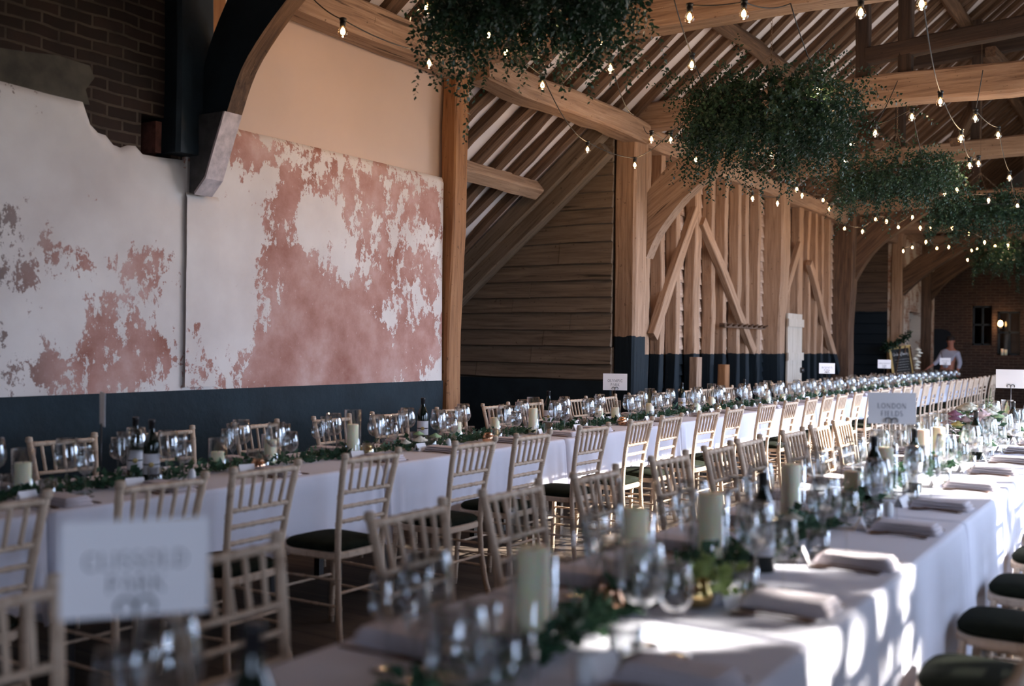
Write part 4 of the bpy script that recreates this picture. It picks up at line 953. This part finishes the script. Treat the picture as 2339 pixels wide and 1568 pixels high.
for k in range(90): b.leaf(Vector((RND.uniform(-.08,.08), RND.uniform(-.12,.12), RND.uniform(.01,.10))), Vector((RND.uniform(-1,1), RND.uniform(-1,1), RND.uniform(0,1))), .04, .03)
b.build('foliage', leafmat('pale_sprig', (.14,.22,.06), (.28,.36,.12), (.5,.55,.25)), tf)

# ------------------------------------------------------------------ lettering (roman capitals drawn as strokes)
def arc(cx, cy, rx, ry, a0, a1, n=10): return [(cx + rx*math.cos(math.radians(a0+(a1-a0)*i/n)), cy + ry*math.sin(math.radians(a0+(a1-a0)*i/n))) for i in range(n+1)]
K, T_ = .115, .05                                                 # thick and thin strokes
GL = {
 'A': (.86, [([(.06,0),(.42,1)],T_),([(.42,1),(.80,0)],K),([(.2,.36),(.66,.36)],T_)], [(.06,0),(.80,0)]),
 'B': (.66, [([(.14,0),(.14,1)],K),([(.14,1)]+arc(.3,.76,.24,.24,90,-90)+[(.14,.52)],K*.8),([(.14,.52)]+arc(.32,.26,.28,.26,90,-90)+[(.14,0)],K*.8)], []),
 'C': (.78, [(arc(.44,.5,.38,.5,45,315,16),K*.9)], []),
 'D': (.84, [([(.14,0),(.14,1)],K),([(.14,1)]+arc(.34,.5,.42,.5,90,-90,14)+[(.14,0)],K*.8)], []),
 'E': (.64, [([(.14,0),(.14,1)],K),([(.14,1),(.56,1)],T_),([(.14,.52),(.48,.52)],T_),([(.14,0),(.58,0)],T_)], []),
 'F': (.60, [([(.14,0),(.14,1)],K),([(.14,1),(.55,1)],T_),([(.14,.52),(.46,.52)],T_)], [(.14,0)]),
 'G': (.84, [(arc(.44,.5,.38,.5,45,315,16),K*.9),([(.72,.1),(.72,.45)],K)], [(.72,.45)]),
 'H': (.86, [([(.14,0),(.14,1)],K),([(.72,0),(.72,1)],K),([(.14,.52),(.72,.52)],T_)], [(.14,0),(.14,1),(.72,0),(.72,1)]),
 'I': (.34, [([(.17,0),(.17,1)],K)], [(.17,0),(.17,1)]),
 'K': (.80, [([(.14,0),(.14,1)],K),([(.66,1),(.16,.46)],T_),([(.3,.6),(.72,0)],K)], [(.14,0),(.14,1),(.66,1),(.72,0)]),
 'L': (.62, [([(.14,0),(.14,1)],K),([(.14,0),(.56,0),(.58,.14)],T_)], [(.14,1)]),
 'M': (1.0, [([(.14,0),(.16,1)],T_),([(.16,1),(.5,.1)],K),([(.5,.1),(.84,1)],T_),([(.84,1),(.88,0)],K)], [(.14,0),(.88,0)]),
 'N': (.90, [([(.14,0),(.14,1)],T_),([(.14,1),(.76,0)],K),([(.76,0),(.76,1)],T_)], [(.14,0),(.76,1)]),
 'O': (.88, [(arc(.44,.5,.38,.5,0,360,24),K*.85)], []),
 'P': (.64, [([(.14,0),(.14,1)],K),([(.14,1)]+arc(.32,.74,.26,.26,90,-90)+[(.14,.48)],K*.75)], [(.14,0)]),
 'R': (.76, [([(.14,0),(.14,1)],K),([(.14,1)]+arc(.32,.75,.25,.25,90,-90)+[(.14,.5)],K*.75),([(.36,.5),(.72,0)],K)], [(.14,0),(.72,0)]),
 'S': (.58, [(arc(.30,.75,.2,.25,50,270,10)+arc(.30,.25,.22,.25,90,-140,10),K*.8)], []),
 'T': (.74, [([(.37,0),(.37,1)],K),([(.04,.9),(.05,1),(.69,1),(.70,.9)],T_)], [(.37,0)]),
 'U': (.84, [([(.14,1),(.14,.3)]+arc(.42,.28,.28,.28,180,360,10)+[(.70,1)],K*.8)], [(.14,1),(.70,1)]),
 'V': (.84, [([(.06,1),(.44,0)],K),([(.44,0),(.80,1)],T_)], [(.06,1),(.80,1)]),
 'W': (1.1, [([(.04,1),(.32,0)],K),([(.32,0),(.56,1)],T_),([(.56,1),(.82,0)],K),([(.82,0),(1.06,1)],T_)], [(.04,1),(1.06,1)]),
 'Y': (.78, [([(.06,1),(.40,.48)],K),([(.72,1),(.40,.48)],T_),([(.40,.48),(.40,0)],K)], [(.06,1),(.72,1),(.40,0)]),
 "'": (.22, [([(.1,1),(.08,.78)],K*.8)], []), ' ': (.4, [], [])}
def text_mb(txt, size, thick=.0006, track=.16):
    """centred on x, baseline at z=0, letters in the XZ plane facing -Y"""
    wtot = sum(GL[c][0] + track for c in txt) - track; x = -wtot/2*size; b = MB()
    def quad(a, c, w):
        a = Vector((a[0], 0, a[1])); c = Vector((c[0], 0, c[1])); d = (c-a); 
        if d.length < 1e-6: return
        d.normalize(); n_ = Vector((-d.z, 0, d.x))*w/2; a -= d*w*.25; c += d*w*.25
        b.add([Vector((x,0,0)) + p*size for p in (a-n_, c-n_, c+n_, a+n_)], [(0,1,2,3)])
    for ch in txt:
        wd_, strokes, ser = GL[ch]
        for pts, w_ in strokes:
            for p, q in zip(pts, pts[1:]): quad(p, q, w_)
        for sx, sy in ser: quad((sx-.1, sy), (sx+.1, sy), T_*.9)
        x += (wd_ + track)*size
    return b
def sign(pos, yaw, lines, label, mat='card', size=.0215, wd=.21, ht=.145, stand=True, roll=0):
    """card whose centre is pos, facing -Y before yaw; the lettering is part of it, the clip stand a thing of its own"""
    e = empty('table_sign', pos, yaw); e.rotation_euler = (0, roll, yaw); tag(e, label, 'sign')
    b = MB(); b.box((-wd/2, -.0012, -ht/2), (wd/2, .0012, ht/2)); b.build('card', M[mat], e)
    for i, t in enumerate(lines):
        b = text_mb(t, size); o = b.build('lettering', M['ink'], e); o.location = (0, -.0018, .000 if i == 0 else -.035)
    if stand:
        h = pos[2] - ht/2 - TT; s = empty('sign_stand', (pos[0], pos[1], TT), yaw); tag(s, 'wire stand of the ' + ' '.join(label.split()[:11]), 'sign stand')
        b = MB(); b.lathe([(0,.012),(.018,.010),(.030,.004),(.032,0),(0,0)], 16); b.build('base', M['steel'], s)
        b = MB(); b.tube([(0,.004,.008),(0,.004,h+.01)], .0028, 8); b.build('rod', M['steel'], s)
        for sx in (-1, 1):
            b = MB(); b.tube([(0,-.006,h+.004)] + [(sx*(.014 - .013*math.cos(math.radians(a))), -.006, h + .016 + .012*math.sin(math.radians(a))) for a in range(0, 250, 25)], .0024, 6); b.tube([(0,.004,h+.004),(0,-.006,h+.004)], .0024, 6); b.build('clip', M['steel'], s)
def yaw_to_cam(p, off=0): return math.atan2(p[1], p[0]) - math.pi/2 + off
p = atd(2037, 933, 4.85); sign((p.x, p.y, p.z), yaw_to_cam(p), ['LONDON', 'FIELDS'], 'slightly soft white card reading London Fields on the front table', roll=-.012)
p = atd(1405, 873, 9.15); sign((p.x, p.y, p.z), yaw_to_cam(p), ['OLYMPIC', 'PARK'], 'small white card reading Olympic Park before the boarded wall')
p = atd(311, 1297, 1.58); sign((p.x, p.y, p.z), yaw_to_cam(p), ['CLISSOLD', 'PARK'], 'large blurred white card reading Clissold Park nearest the camera', size=.023)
p = atd(1889, 842, 14.4); sign((p.x, p.y, p.z), yaw_to_cam(p, .1), ["REGENT'S", 'PARK'], 'distant white card reading Regents Park before the white door bay')
p = atd(2020, 832, 17.7); sign((p.x, p.y, p.z), yaw_to_cam(p), ['GREENWICH', 'PARK'], 'distant pinkish card before the dark far bay', mat='card')
p = atd(2159, 826, 21.8); sign((p.x, p.y, p.z), yaw_to_cam(p), ['HACKNEY', 'PARK'] if False else ['VICTORIA', 'PARK'], 'farthest white card at the end of the back table')
p = atd(2309, 866, 8.1); sign((p.x, p.y, p.z), yaw_to_cam(p), [], 'blank sunlit white card at the right edge above the flowers')
p = atd(240, 935, 4.76); sign((-4.12, p.y, p.z), yaw_to_cam(p, math.pi/2 + .10), ['SOUTHWARK', 'PARK'] if False else [], 'card seen edge-on against the blue-black dado at left', ht=.15)

# ------------------------------------------------------------------ hanging greenery hoops
def hoop(px, py, dist, R, H_, n, label, seedv, leafs, chain_h):
    rr = random.Random(seedv); c = atd(px, py, dist); e = empty('hanging_greenery', c); tag(e, label, 'hanging greenery')
    b = MB(); b.tube([(R*.8*math.cos(a*6.2832/32), R*.8*math.sin(a*6.2832/32), .05) for a in range(33)], .012, 6); b.tube([(-R*.8,0,.05),(R*.8,0,.05)], .006, 5); b.tube([(0,-R*.8,.05),(0,R*.8,.05)], .006, 5); b.build('hoop', M['steel'], e)
    g = MB()
    for k in range(n):
        a = rr.uniform(0, 6.2832); r = R*math.sqrt(rr.uniform(.0, 1))*.85; up_ = rr.random() < .22
        p = Vector((r*math.cos(a), r*math.sin(a), .06 + rr.uniform(-.28, .24)*H_/.5)); d = Vector((math.cos(a)*.8 + rr.uniform(-.5,.5), math.sin(a)*.8 + rr.uniform(-.5,.5), rr.uniform(.2,.7) if up_ else rr.uniform(-.35,.45))).normalized()
        L = rr.uniform(.5, 1.2)*H_; m_ = int(L/.0155)
        if rr.random() < .06: m_ = int(m_*1.7)
        grav = .022 if up_ else .06; q = p.copy(); ang = rr.uniform(0, 6)
        for s_ in range(m_):
            d = (d + Vector((rr.uniform(-.08,.08), rr.uniform(-.08,.08), -grav - (0 if up_ else .03)))).normalized(); q = q + d*.0165
            ang += 2.3; u = d.orthogonal().normalized(); ld = (Matrix.Rotation(ang, 3, d) @ u)*.9 + d*.5 + Vector((0,0,-.1)); sz = leafs*rr.uniform(.65, 1.25)*(1 - .35*s_/m_)
            g.leaf(q, ld, sz, sz*.6)
    f = g.build('foliage', M['leafh'], e); f['kind'] = 'stuff'
    # trailing vines
    for k in range(3):
        v = MB(); a = rr.uniform(0, 6.28); q = Vector((R*.7*math.cos(a), R*.7*math.sin(a), -.1)); pts = [q.copy()]; d = Vector((math.cos(a)*.5, math.sin(a)*.5, -.8))
        for s_ in range(22):
            d = (d + Vector((rr.uniform(-.3,.3), rr.uniform(-.3,.3), -.1))).normalized(); q = q + d*.022; pts.append(q.copy())
            if s_ % 2: v.leaf(q, Vector((rr.uniform(-1,1), rr.uniform(-1,1), -.3)), leafs*.8, leafs*.55)
        v.tube(pts, .0016, 4, mi=1); v.build('trailing_vine', [M['leafh'], M['stem']], e)
    ch = MB(); jn = Vector((0, 0, .05 + .38*R/.5))
    def links(a, c_):
        d = c_ - a; L = d.length; m_ = max(1, int(L/.028)); d.normalize(); u = d.orthogonal().normalized(); w_ = d.cross(u)
        for i in range(m_):
            cc = a + d*(i+.5)*L/m_; uu = u if i % 2 else w_
            ch.tube([cc + d*.017*math.cos(t) + uu*.008*math.sin(t) for t in [k*6.2832/8 for k in range(9)]], .0022, 4, cap=False)
    for k in range(4): a = k*math.pi/2 + .4; links(Vector((R*.8*math.cos(a), R*.8*math.sin(a), .06)), jn)
    links(jn, Vector((0, 0, chain_h - c.z)))
    ch.build('chain', M['chain'], e)
hoop(1212, 5, 6.4, .57, .38, 640, 'nearest hanging hoop of dark foliage, cut off by the top edge', 21, .050, 5.6)
hoop(1760, 268, 8.7, .62, .46, 820, 'second hanging hoop of dark leafy foliage on rusty chains, upper right', 22, .045, 6.6)
hoop(2048, 412, 11.6, .62, .36, 560, 'third hanging foliage hoop, below and right of the second', 23, .044, 6.4)
hoop(2238, 485, 15.2, .68, .36, 460, 'fourth hanging foliage hoop, very dark, near the right edge', 24, .055, 6.2)
hoop(2335, 580, 20.0, .85, .40, 380, 'farthest hanging foliage hoop at the right edge before the brick end wall', 25, .065, 6.0)

# ------------------------------------------------------------------ festoon lights
b = MB(); b.lathe([(0,-.118),(.014,-.116),(.026,-.107),(.034,-.090),(.034,-.078),(.028,-.062),(.018,-.048),(.014,-.040)], 16); BG = b.mesh('glass_envelope', M['bulbglass'])
b = MB(); b.lathe([(.014,-.046),(.019,-.044),(.020,-.012),(.016,-.008),(.024,-.004),(.024,.008),(.010,.014),(0,.014)], 12); BS = b.mesh('lamp_holder', M['cable'])
b = MB(); b.lathe([(0,-.098),(.010,-.094),(.015,-.084),(.014,-.072),(.008,-.058),(0,-.05)], 10); BF = b.mesh('filament', M['filament'])
LP = D.lights.new('bulb_glow', 'POINT'); LP.energy = 1.6; LP.color = (1, .64, .38); LP.shadow_soft_size = .02
LPF = D.lights.new('bulb_glow', 'POINT'); LPF.energy = 2.6; LPF.color = (1, .62, .36); LPF.shadow_soft_size = .03
def bulb(parent, p, far):
    e = empty('bulb', p); e.parent = parent
    inst('glass_envelope', BG, e); inst('lamp_holder', BS, e); inst('filament', BF, e)
    return e
def festoon(pts, label, lit=1):
    """pts: (px, py, z, is_bulb); the pixel fixes the line of sight, z the hanging height"""
    root = empty('festoon_lights'); tag(root, label, 'string lights', 'strings of warm bulbs under the roof'); P = []
    for px, py, z, ib in pts:
        q = atz(px, py, z) if z > 0 else atd(px, py, -z)
        P.append((q + Vector((0, 0, .08)) if ib else q, ib))
    cb = MB()
    for (a, ia), (c, ic) in zip(P, P[1:]):
        L = (c-a).length; sag = .035*L; pp = [a.lerp(c, t/10) - Vector((0, 0, sag*4*(t/10)*(1-t/10))) for t in range(11)]; cb.tube(pp, .0045, 5)
    cb.build('cable', M['cable'], root)
    k = 0
    for q, ib in P:
        if not ib: continue
        bulb(root, q, q.y > 14)
        if q.y < 14 or k % 2 == 0:
            l = D.objects.new('bulb_light', LP if q.y < 14 else LPF); COL.objects.link(l); l.location = q + Vector((0, 0, -.155)); l.parent = root
        k += 1
B = 3.45
festoon([(700,-20,3.9,0),(783,73,B,1),(980,146,B,1),(1156,121,3.55,1),(1180,60,3.9,0)], 'string of warm bulbs along the wall plate above the cream panel, upper left')
festoon([(975,20,3.6,1),(1117,82,3.62,1),(1239,196,B,1),(1342,342,B,1),(1450,378,3.42,1),(1532,320,3.5,1),(1600,240,3.9,0)], 'string of warm bulbs running down past the aisle rafters to the big post')
festoon([(1287,50,3.6,1),(1374,92,3.55,1),(1394,157,B,1),(1447,262,3.7,0)], 'string of warm bulbs below the nearest hanging greenery')
festoon([(1540,0,3.8,0),(1580,149,3.5,1),(1663,315,3.35,1),(1589,366,3.35,1),(1488,319,3.5,1),(1470,290,3.9,0)], 'string of warm bulbs crossing the large curved brace')
festoon([(1575,40,3.55,1),(1699,33,3.55,1),(1806,8,3.9,0),(1868,205,3.5,1),(1944,329,3.4,1),(1931,368,3.3,1)], 'string of warm bulbs beside the second hanging greenery')
festoon([(1966,30,3.5,1),(2105,10,3.5,1),(2148,233,B,1),(2195,317,3.4,1),(2215,378,3.4,1),(2235,374,3.5,1)], 'string of warm bulbs hanging in front of the large pale tie beam')
festoon([(2245,160,4.0,0),(2228,271,3.6,1),(2280,309,3.6,1),(2306,407,3.5,1),(2324,471,3.4,1)], 'string of warm bulbs at the right edge of the picture')
festoon([(2050,185,4.1,0),(1999,305,3.5,1),(2083,268,3.6,1),(2120,395,3.4,0),(2186,434,3.4,1),(2158,444,3.4,1),(2258,458,3.4,1)], 'string of warm bulbs over the third hanging greenery')
festoon([(1762,356,3.5,1),(1773,378,3.6,1),(1820,433,3.5,1),(1776,465,3.35,1),(1719,454,3.4,1),(1655,390,3.6,1)], 'string of warm bulbs looping before the thick flaring post')
festoon([(1832,447,3.6,1),(1880,458,3.6,1),(1894,477,3.6,1),(1929,523,3.5,1),(1970,529,3.5,1),(2000,502,3.6,1),(2025,506,3.6,1),(2052,520,3.5,1),(2084,497,3.6,1)], 'string of warm bulbs along the far wall plate over the white door bay')
festoon([(2102,521,3.5,1),(2125,523,3.5,1),(2135,504,3.55,1),(2162,516,3.5,1),(2175,521,3.5,1),(2213,535,3.5,1),(2249,554,3.4,1),(2273,563,3.4,1),(2302,560,3.4,1)], 'string of warm bulbs below the fourth hanging greenery')
festoon([(2063,574,3.5,1),(2084,566,3.5,1),(2115,553,3.6,1),(2140,568,3.5,1),(2167,565,3.5,1),(2128,606,-24,1)], 'string of warm bulbs before the limed brick pier')
festoon([(2210,594,-25,1),(2219,573,3.5,1),(2232,570,3.5,1)], 'short farthest string of bulbs before the brick end wall')

# ------------------------------------------------------------------ far end: lamp, candles, board, doorway, guest
p = aty(2285, 741, YE-.14); e = empty('wall_lamp', p); tag(e, 'small glowing wall lamp by the right window of the brick end wall', 'lamp')
q = MB(); q.lathe([(0,-.06),(.05,-.04),(.06,.02),(.04,.08),(0,.1)], 14); q.build('lamp_shade', M['flame'], e)
q = MB(); q.box((-.03,.02,-.1), (.03,.13,.1)); q.build('bracket', M['steel'], e)
l = D.objects.new('lamp_light', LPF); COL.objects.link(l); l.location = (0, -.15, 0); l.parent = e
for i, px in enumerate((2289, 2297)):
    p = aty(px, 808, YE+.05); e = empty('pillar_candle', (p.x, YE+.08, 1.30)); tag(e, '%s of the two pale candles on the end wall window sill' % ('left', 'right')[i], 'candle')
    q = MB(); q.lathe([(0,0),(.035,0),(.035,.17-.02*i),(0,.165-.02*i)], 14); q.build('wax', M['wax'], e)
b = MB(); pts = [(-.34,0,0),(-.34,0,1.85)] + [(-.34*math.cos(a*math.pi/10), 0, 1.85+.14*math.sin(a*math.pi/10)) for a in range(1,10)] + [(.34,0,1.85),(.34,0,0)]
p = aty(2141, 800, YE); b.prism([(x*1.0 + p.x, YE-.03, z) for x, y_, z in pts], (0, .02, 0)); tag(b.build('door_2', M['black']), kind='structure')  # flat black panel, the darkness of the doorway recess is in its colour
# gold framed board on an easel, with greenery over it
bp = aty(2068, 822, 24.85); e = empty('welcome_board', (bp.x, 24.85, 0), .30); tag(e, 'gold framed blackboard with white script before the limed brick pier', 'sign')
tilt = Matrix.Translation((0,0,.62)) @ Matrix.Rotation(math.radians(-7), 4, 'X') @ Matrix.Rotation(math.radians(-8), 4, 'Y') @ Matrix.Scale(.82, 4, (1,0,0))
def tb(a, c): q = MB(); q.box(a, c, mat=tilt); return q
tb((-.24,0,0),(.24,.02,.84)).build('blackboard', M['chalkboard'], e)
q = tb((-.29,-.02,-.05),(-.23,.03,.89)); q.box((.23,-.02,-.05),(.29,.03,.89), mat=tilt); q.box((-.23,-.02,.83),(.23,.03,.89), mat=tilt); q.box((-.23,-.02,-.05),(.23,.03,.01), mat=tilt); q.build('frame', M['gold'], e)
q = MB()
def script_stroke(pts, w_=.010): q.tube([tilt @ Vector((x, -.004, z)) for x, z in pts], w_, 4, cap=False)
# "Order of the Day" in loose script
X0 = -.20
def S(dx, pts, s=.055): script_stroke([(X0 + dx + x*s, .68 + z*s) for x, z in pts], .0045)
S(0, [(x*.9+.5, z*1.2+.6) for x, z in arc(0,0,.45,.5,0,360,12)]); S(.055, [(0,0),(.1,.7),(.35,.75)]); S(.08, arc(.3,.35,.25,.3,0,360,8)+[(.6,1.5),(.6,0)]); S(.12, [(.0,.3),(.45,.4)]+arc(.25,.35,.22,.3,20,320,8)); S(.15, [(0,0),(.1,.7),(.35,.75)])
S(.185, arc(.2,.3,.2,.3,0,360,8)); S(.205, [(.1,-.5),(.15,1.3),(.4,1.4)]); S(.235, [(.1,0),(.15,1.3)]); S(.235, [(-.1,.8),(.4,.8)]); S(.255, [(0,0),(.05,1.4),(.05,.5),(.3,.6),(.3,0)]); S(.28, [(.0,.3),(.4,.4)]+arc(.2,.35,.2,.3,20,320,8))
S(.315, [(0,0),(.05,1.4)]+arc(.1,.7,.5,.7,90,-90,8)); S(.355, arc(.2,.3,.2,.3,0,360,8)+[(.45,0)]); S(.385, [(0,.7),(.2,.1),(.4,.7),(.1,-.6)])
for k in range(9):                                                # small chalked lines, too small to read
    z = .58 - k*.06; x = -.17 + .02*(k % 3)
    while x < .17 - .02*(k % 2): wv = RND.uniform(.02, .05); script_stroke([(x, z), (x+wv*.3, z+.012), (x+wv*.6, z-.004), (x+wv, z+.006)], .003); x += wv + .014
q.build('chalk_lettering', M['chalk'], e)
for sx in (-1, 1):
    q = MB(); q.tube([(sx*.34, -.12, 0), (sx*.10, .04, 1.5)], .014, 6); q.build('leg', M['rafter'], e)
q = MB(); q.tube([(0,.42,0),(0,.05,1.5)], .014, 6); q.build('leg', M['rafter'], e)
q = MB(); q.box((-.3,-.13,.56), (.3,.0,.585)); q.build('ledge', M['rafter'], e)
e = empty('greenery_swag', aty(2047, 785, 24.7)); tag(e, 'dark swag of leaves hung over the gold framed blackboard', 'greenery')
q = MB()
for k in range(420):
    t = RND.uniform(-.28, .28); q.leaf(Vector((t + RND.gauss(0,.03), RND.gauss(0,.05), .10*abs(t)*3 - .02 + t*.5 + RND.gauss(0,.05))), Vector((RND.uniform(-1,1), RND.uniform(-1,1), RND.uniform(-1,.6))), .07, .035)
q.build('foliage', M['leafh'], e)
q = MB(); q.tube([(-.35,.05,-.1),(0,.02,0),(.35,.05,.28)], .01, 5); q.build('branch', M['stem'], e)
e = empty('pedestal', (aty(2092, 820, 25.05).x, 25.12, 0)); tag(e, 'slim pedestal with cream flowers beside the blackboard', 'flower stand')
q = MB(); q.lathe([(0,0),(.13,0),(.12,.03),(.05,.06),(.045,.85),(.12,.9),(.12,.93),(0,.93)], 16); q.build('column', M['rafter'], e)
for k in range(7):
    q = MB(); bloom(q, (RND.uniform(-.05,.05), RND.uniform(-.05,.05), 1.0 + k*.07), .07, k+90); q.build('flower', M['petal_cream'], e)

# guest: one continuous skinned body, clothing and hair as children
def skinned(name, chains, mat, parent, sub=2):
    """chains: lists of (x, y, z, r); the first point of later chains is welded to the nearest existing point"""
    vs = []; es = []; rs = []
    for ch in chains:
        prev = None
        for k, (x, y, z, r) in enumerate(ch):
            v = Vector((x, y, z)); hit = next((i for i, w_ in enumerate(vs) if (w_ - v).length < 1e-4), None)
            if hit is None: vs.append(v); rs.append(r); hit = len(vs)-1
            if prev is not None: es.append((prev, hit))
            prev = hit
    me = D.meshes.new(name); me.from_pydata([tuple(v) for v in vs], es, []); o = D.objects.new(name, me); COL.objects.link(o)
    sk = o.modifiers.new('skin', 'SKIN'); sk.use_smooth_shade = True
    if not me.skin_vertices: me.skin_vertices.new()
    for i, s_ in enumerate(me.skin_vertices[0].data): s_.radius = (rs[i], rs[i]); s_.use_root = (i == 0)
    sb = o.modifiers.new('sub', 'SUBSURF'); sb.levels = sb.render_levels = sub
    me.materials.append(mat); o.parent = parent; return o
gp = aty(2162, 800, 27.6)
G = empty('person', (gp.x, 27.6, 0), -.25); tag(G, 'person with short dark hair in white shirt leaning left behind the far table end', 'person')
# body leans towards -x; pelvis at origin
pel = (.0, 0, .93, .135); ch_ = (.05, 0, 1.15, .13); sh = (.10, 0, 1.38, .12); nk = (.11, -.01, 1.49, .055); h1 = (.115, -.03, 1.56, .075); h2 = (.115, -.04, 1.66, .088); h3 = (.115, -.03, 1.73, .06)
def hand(wx, wy, wz, dx):
    out = [[(wx, wy, wz, .026), (wx+dx*.05, wy-.01, wz-.03, .036)]]
    for k, ln in enumerate((.060, .070, .065, .050)):
        a = (k-1.5)*.018; out.append([(wx+dx*.05, wy-.01, wz-.03, .036), (wx+dx*.085, wy-.01+a, wz-.045, .009), (wx+dx*(.085+ln*.6), wy-.01+a*1.3, wz-.06, .0085), (wx+dx*(.085+ln), wy-.01+a*1.4, wz-.085, .007)])
    out.append([(wx+dx*.05, wy-.01, wz-.03, .036), (wx+dx*.05, wy-.05, wz-.04, .010), (wx+dx*.08, wy-.075, wz-.055, .009)])
    return out
armL = [sh, (-.08, -.03, 1.36, .06), (-.17, -.10, 1.14, .045), (-.28, -.22, 1.02, .034), (-.31, -.25, .99, .026)]
armR = [sh, (.27, .0, 1.34, .06), (.33, .02, 1.10, .045), (.30, -.06, .90, .034), (.29, -.08, .85, .026)]
legL = [pel, (-.09, 0, .82, .095), (-.13, -.02, .48, .065), (-.16, .01, .10, .045), (-.16, -.12, .04, .04)]
legR = [pel, (.10, 0, .82, .095), (.12, .0, .48, .065), (.11, .03, .10, .045), (.12, -.10, .04, .04)]
skinned('body', [[pel, ch_, sh, nk, h1, h2, h3], armL, armR, legL, legR] + hand(-.31, -.25, .99, -.7) + hand(.29, -.08, .85, .3), M['skin'], G)
skinned('shirt', [[(.0,0,.90,.152), (.05,0,1.15,.150), (.10,0,1.37,.142), (.11,0,1.45,.085)], [(.10,0,1.37,.142), (-.08,-.03,1.355,.078), (-.17,-.10,1.14,.062), (-.25,-.19,1.045,.048)], [(.10,0,1.37,.142), (.27,0,1.34,.078), (.33,.02,1.10,.062), (.305,-.045,.95,.048)]], M['white'], G)
skinned('trousers', [[(.0,0,.97,.150), (.0,0,.90,.152)], [(.0,0,.90,.152), (-.09,0,.80,.112), (-.13,-.02,.48,.085), (-.16,.01,.12,.07)], [(.0,0,.90,.152), (.10,0,.80,.112), (.12,0,.48,.085), (.11,.03,.12,.07)]], M['trouser'], G)
hb = MB(); hb.lathe([(.093,.0),(.100,.03),(.096,.07),(.07,.105),(0,.12)], 16, (.115,-.02,1.655)); hb.build('hair', M['hair'], G)
for sx in (-1, 1):
    q = MB(); q.lathe([(0,-.011),(.009,-.005),(.009,.005),(0,.011)], 8, (.115+sx*.032, -.118, 1.655)); q.build('eye', M['black'], G)
    q = MB(); q.lathe([(0,-.03),(.012,-.015),(.014,.01),(0,.03)], 8, (.115+sx*.092, -.03, 1.635)); q.build('ear', M['skin'], G)
    q = MB(); q.box((-.045, -.17, 0), (.045, .08, .07), mat=Matrix.Translation(((-.16 if sx < 0 else .115), 0 if sx < 0 else .02, 0))); q.build('shoe', M['black'], G)
q = MB(); q.prism([(.103,-.118,1.61),(.127,-.118,1.61),(.115,-.145,1.612),(.115,-.118,1.655)][:3], (0,.008,.035)); q.build('nose', M['skin'], G)
q = MB(); q.box((.09,-.116,1.578), (.14,-.108,1.586)); q.build('mouth', plain('lips', (.30,.09,.07), .6), G)
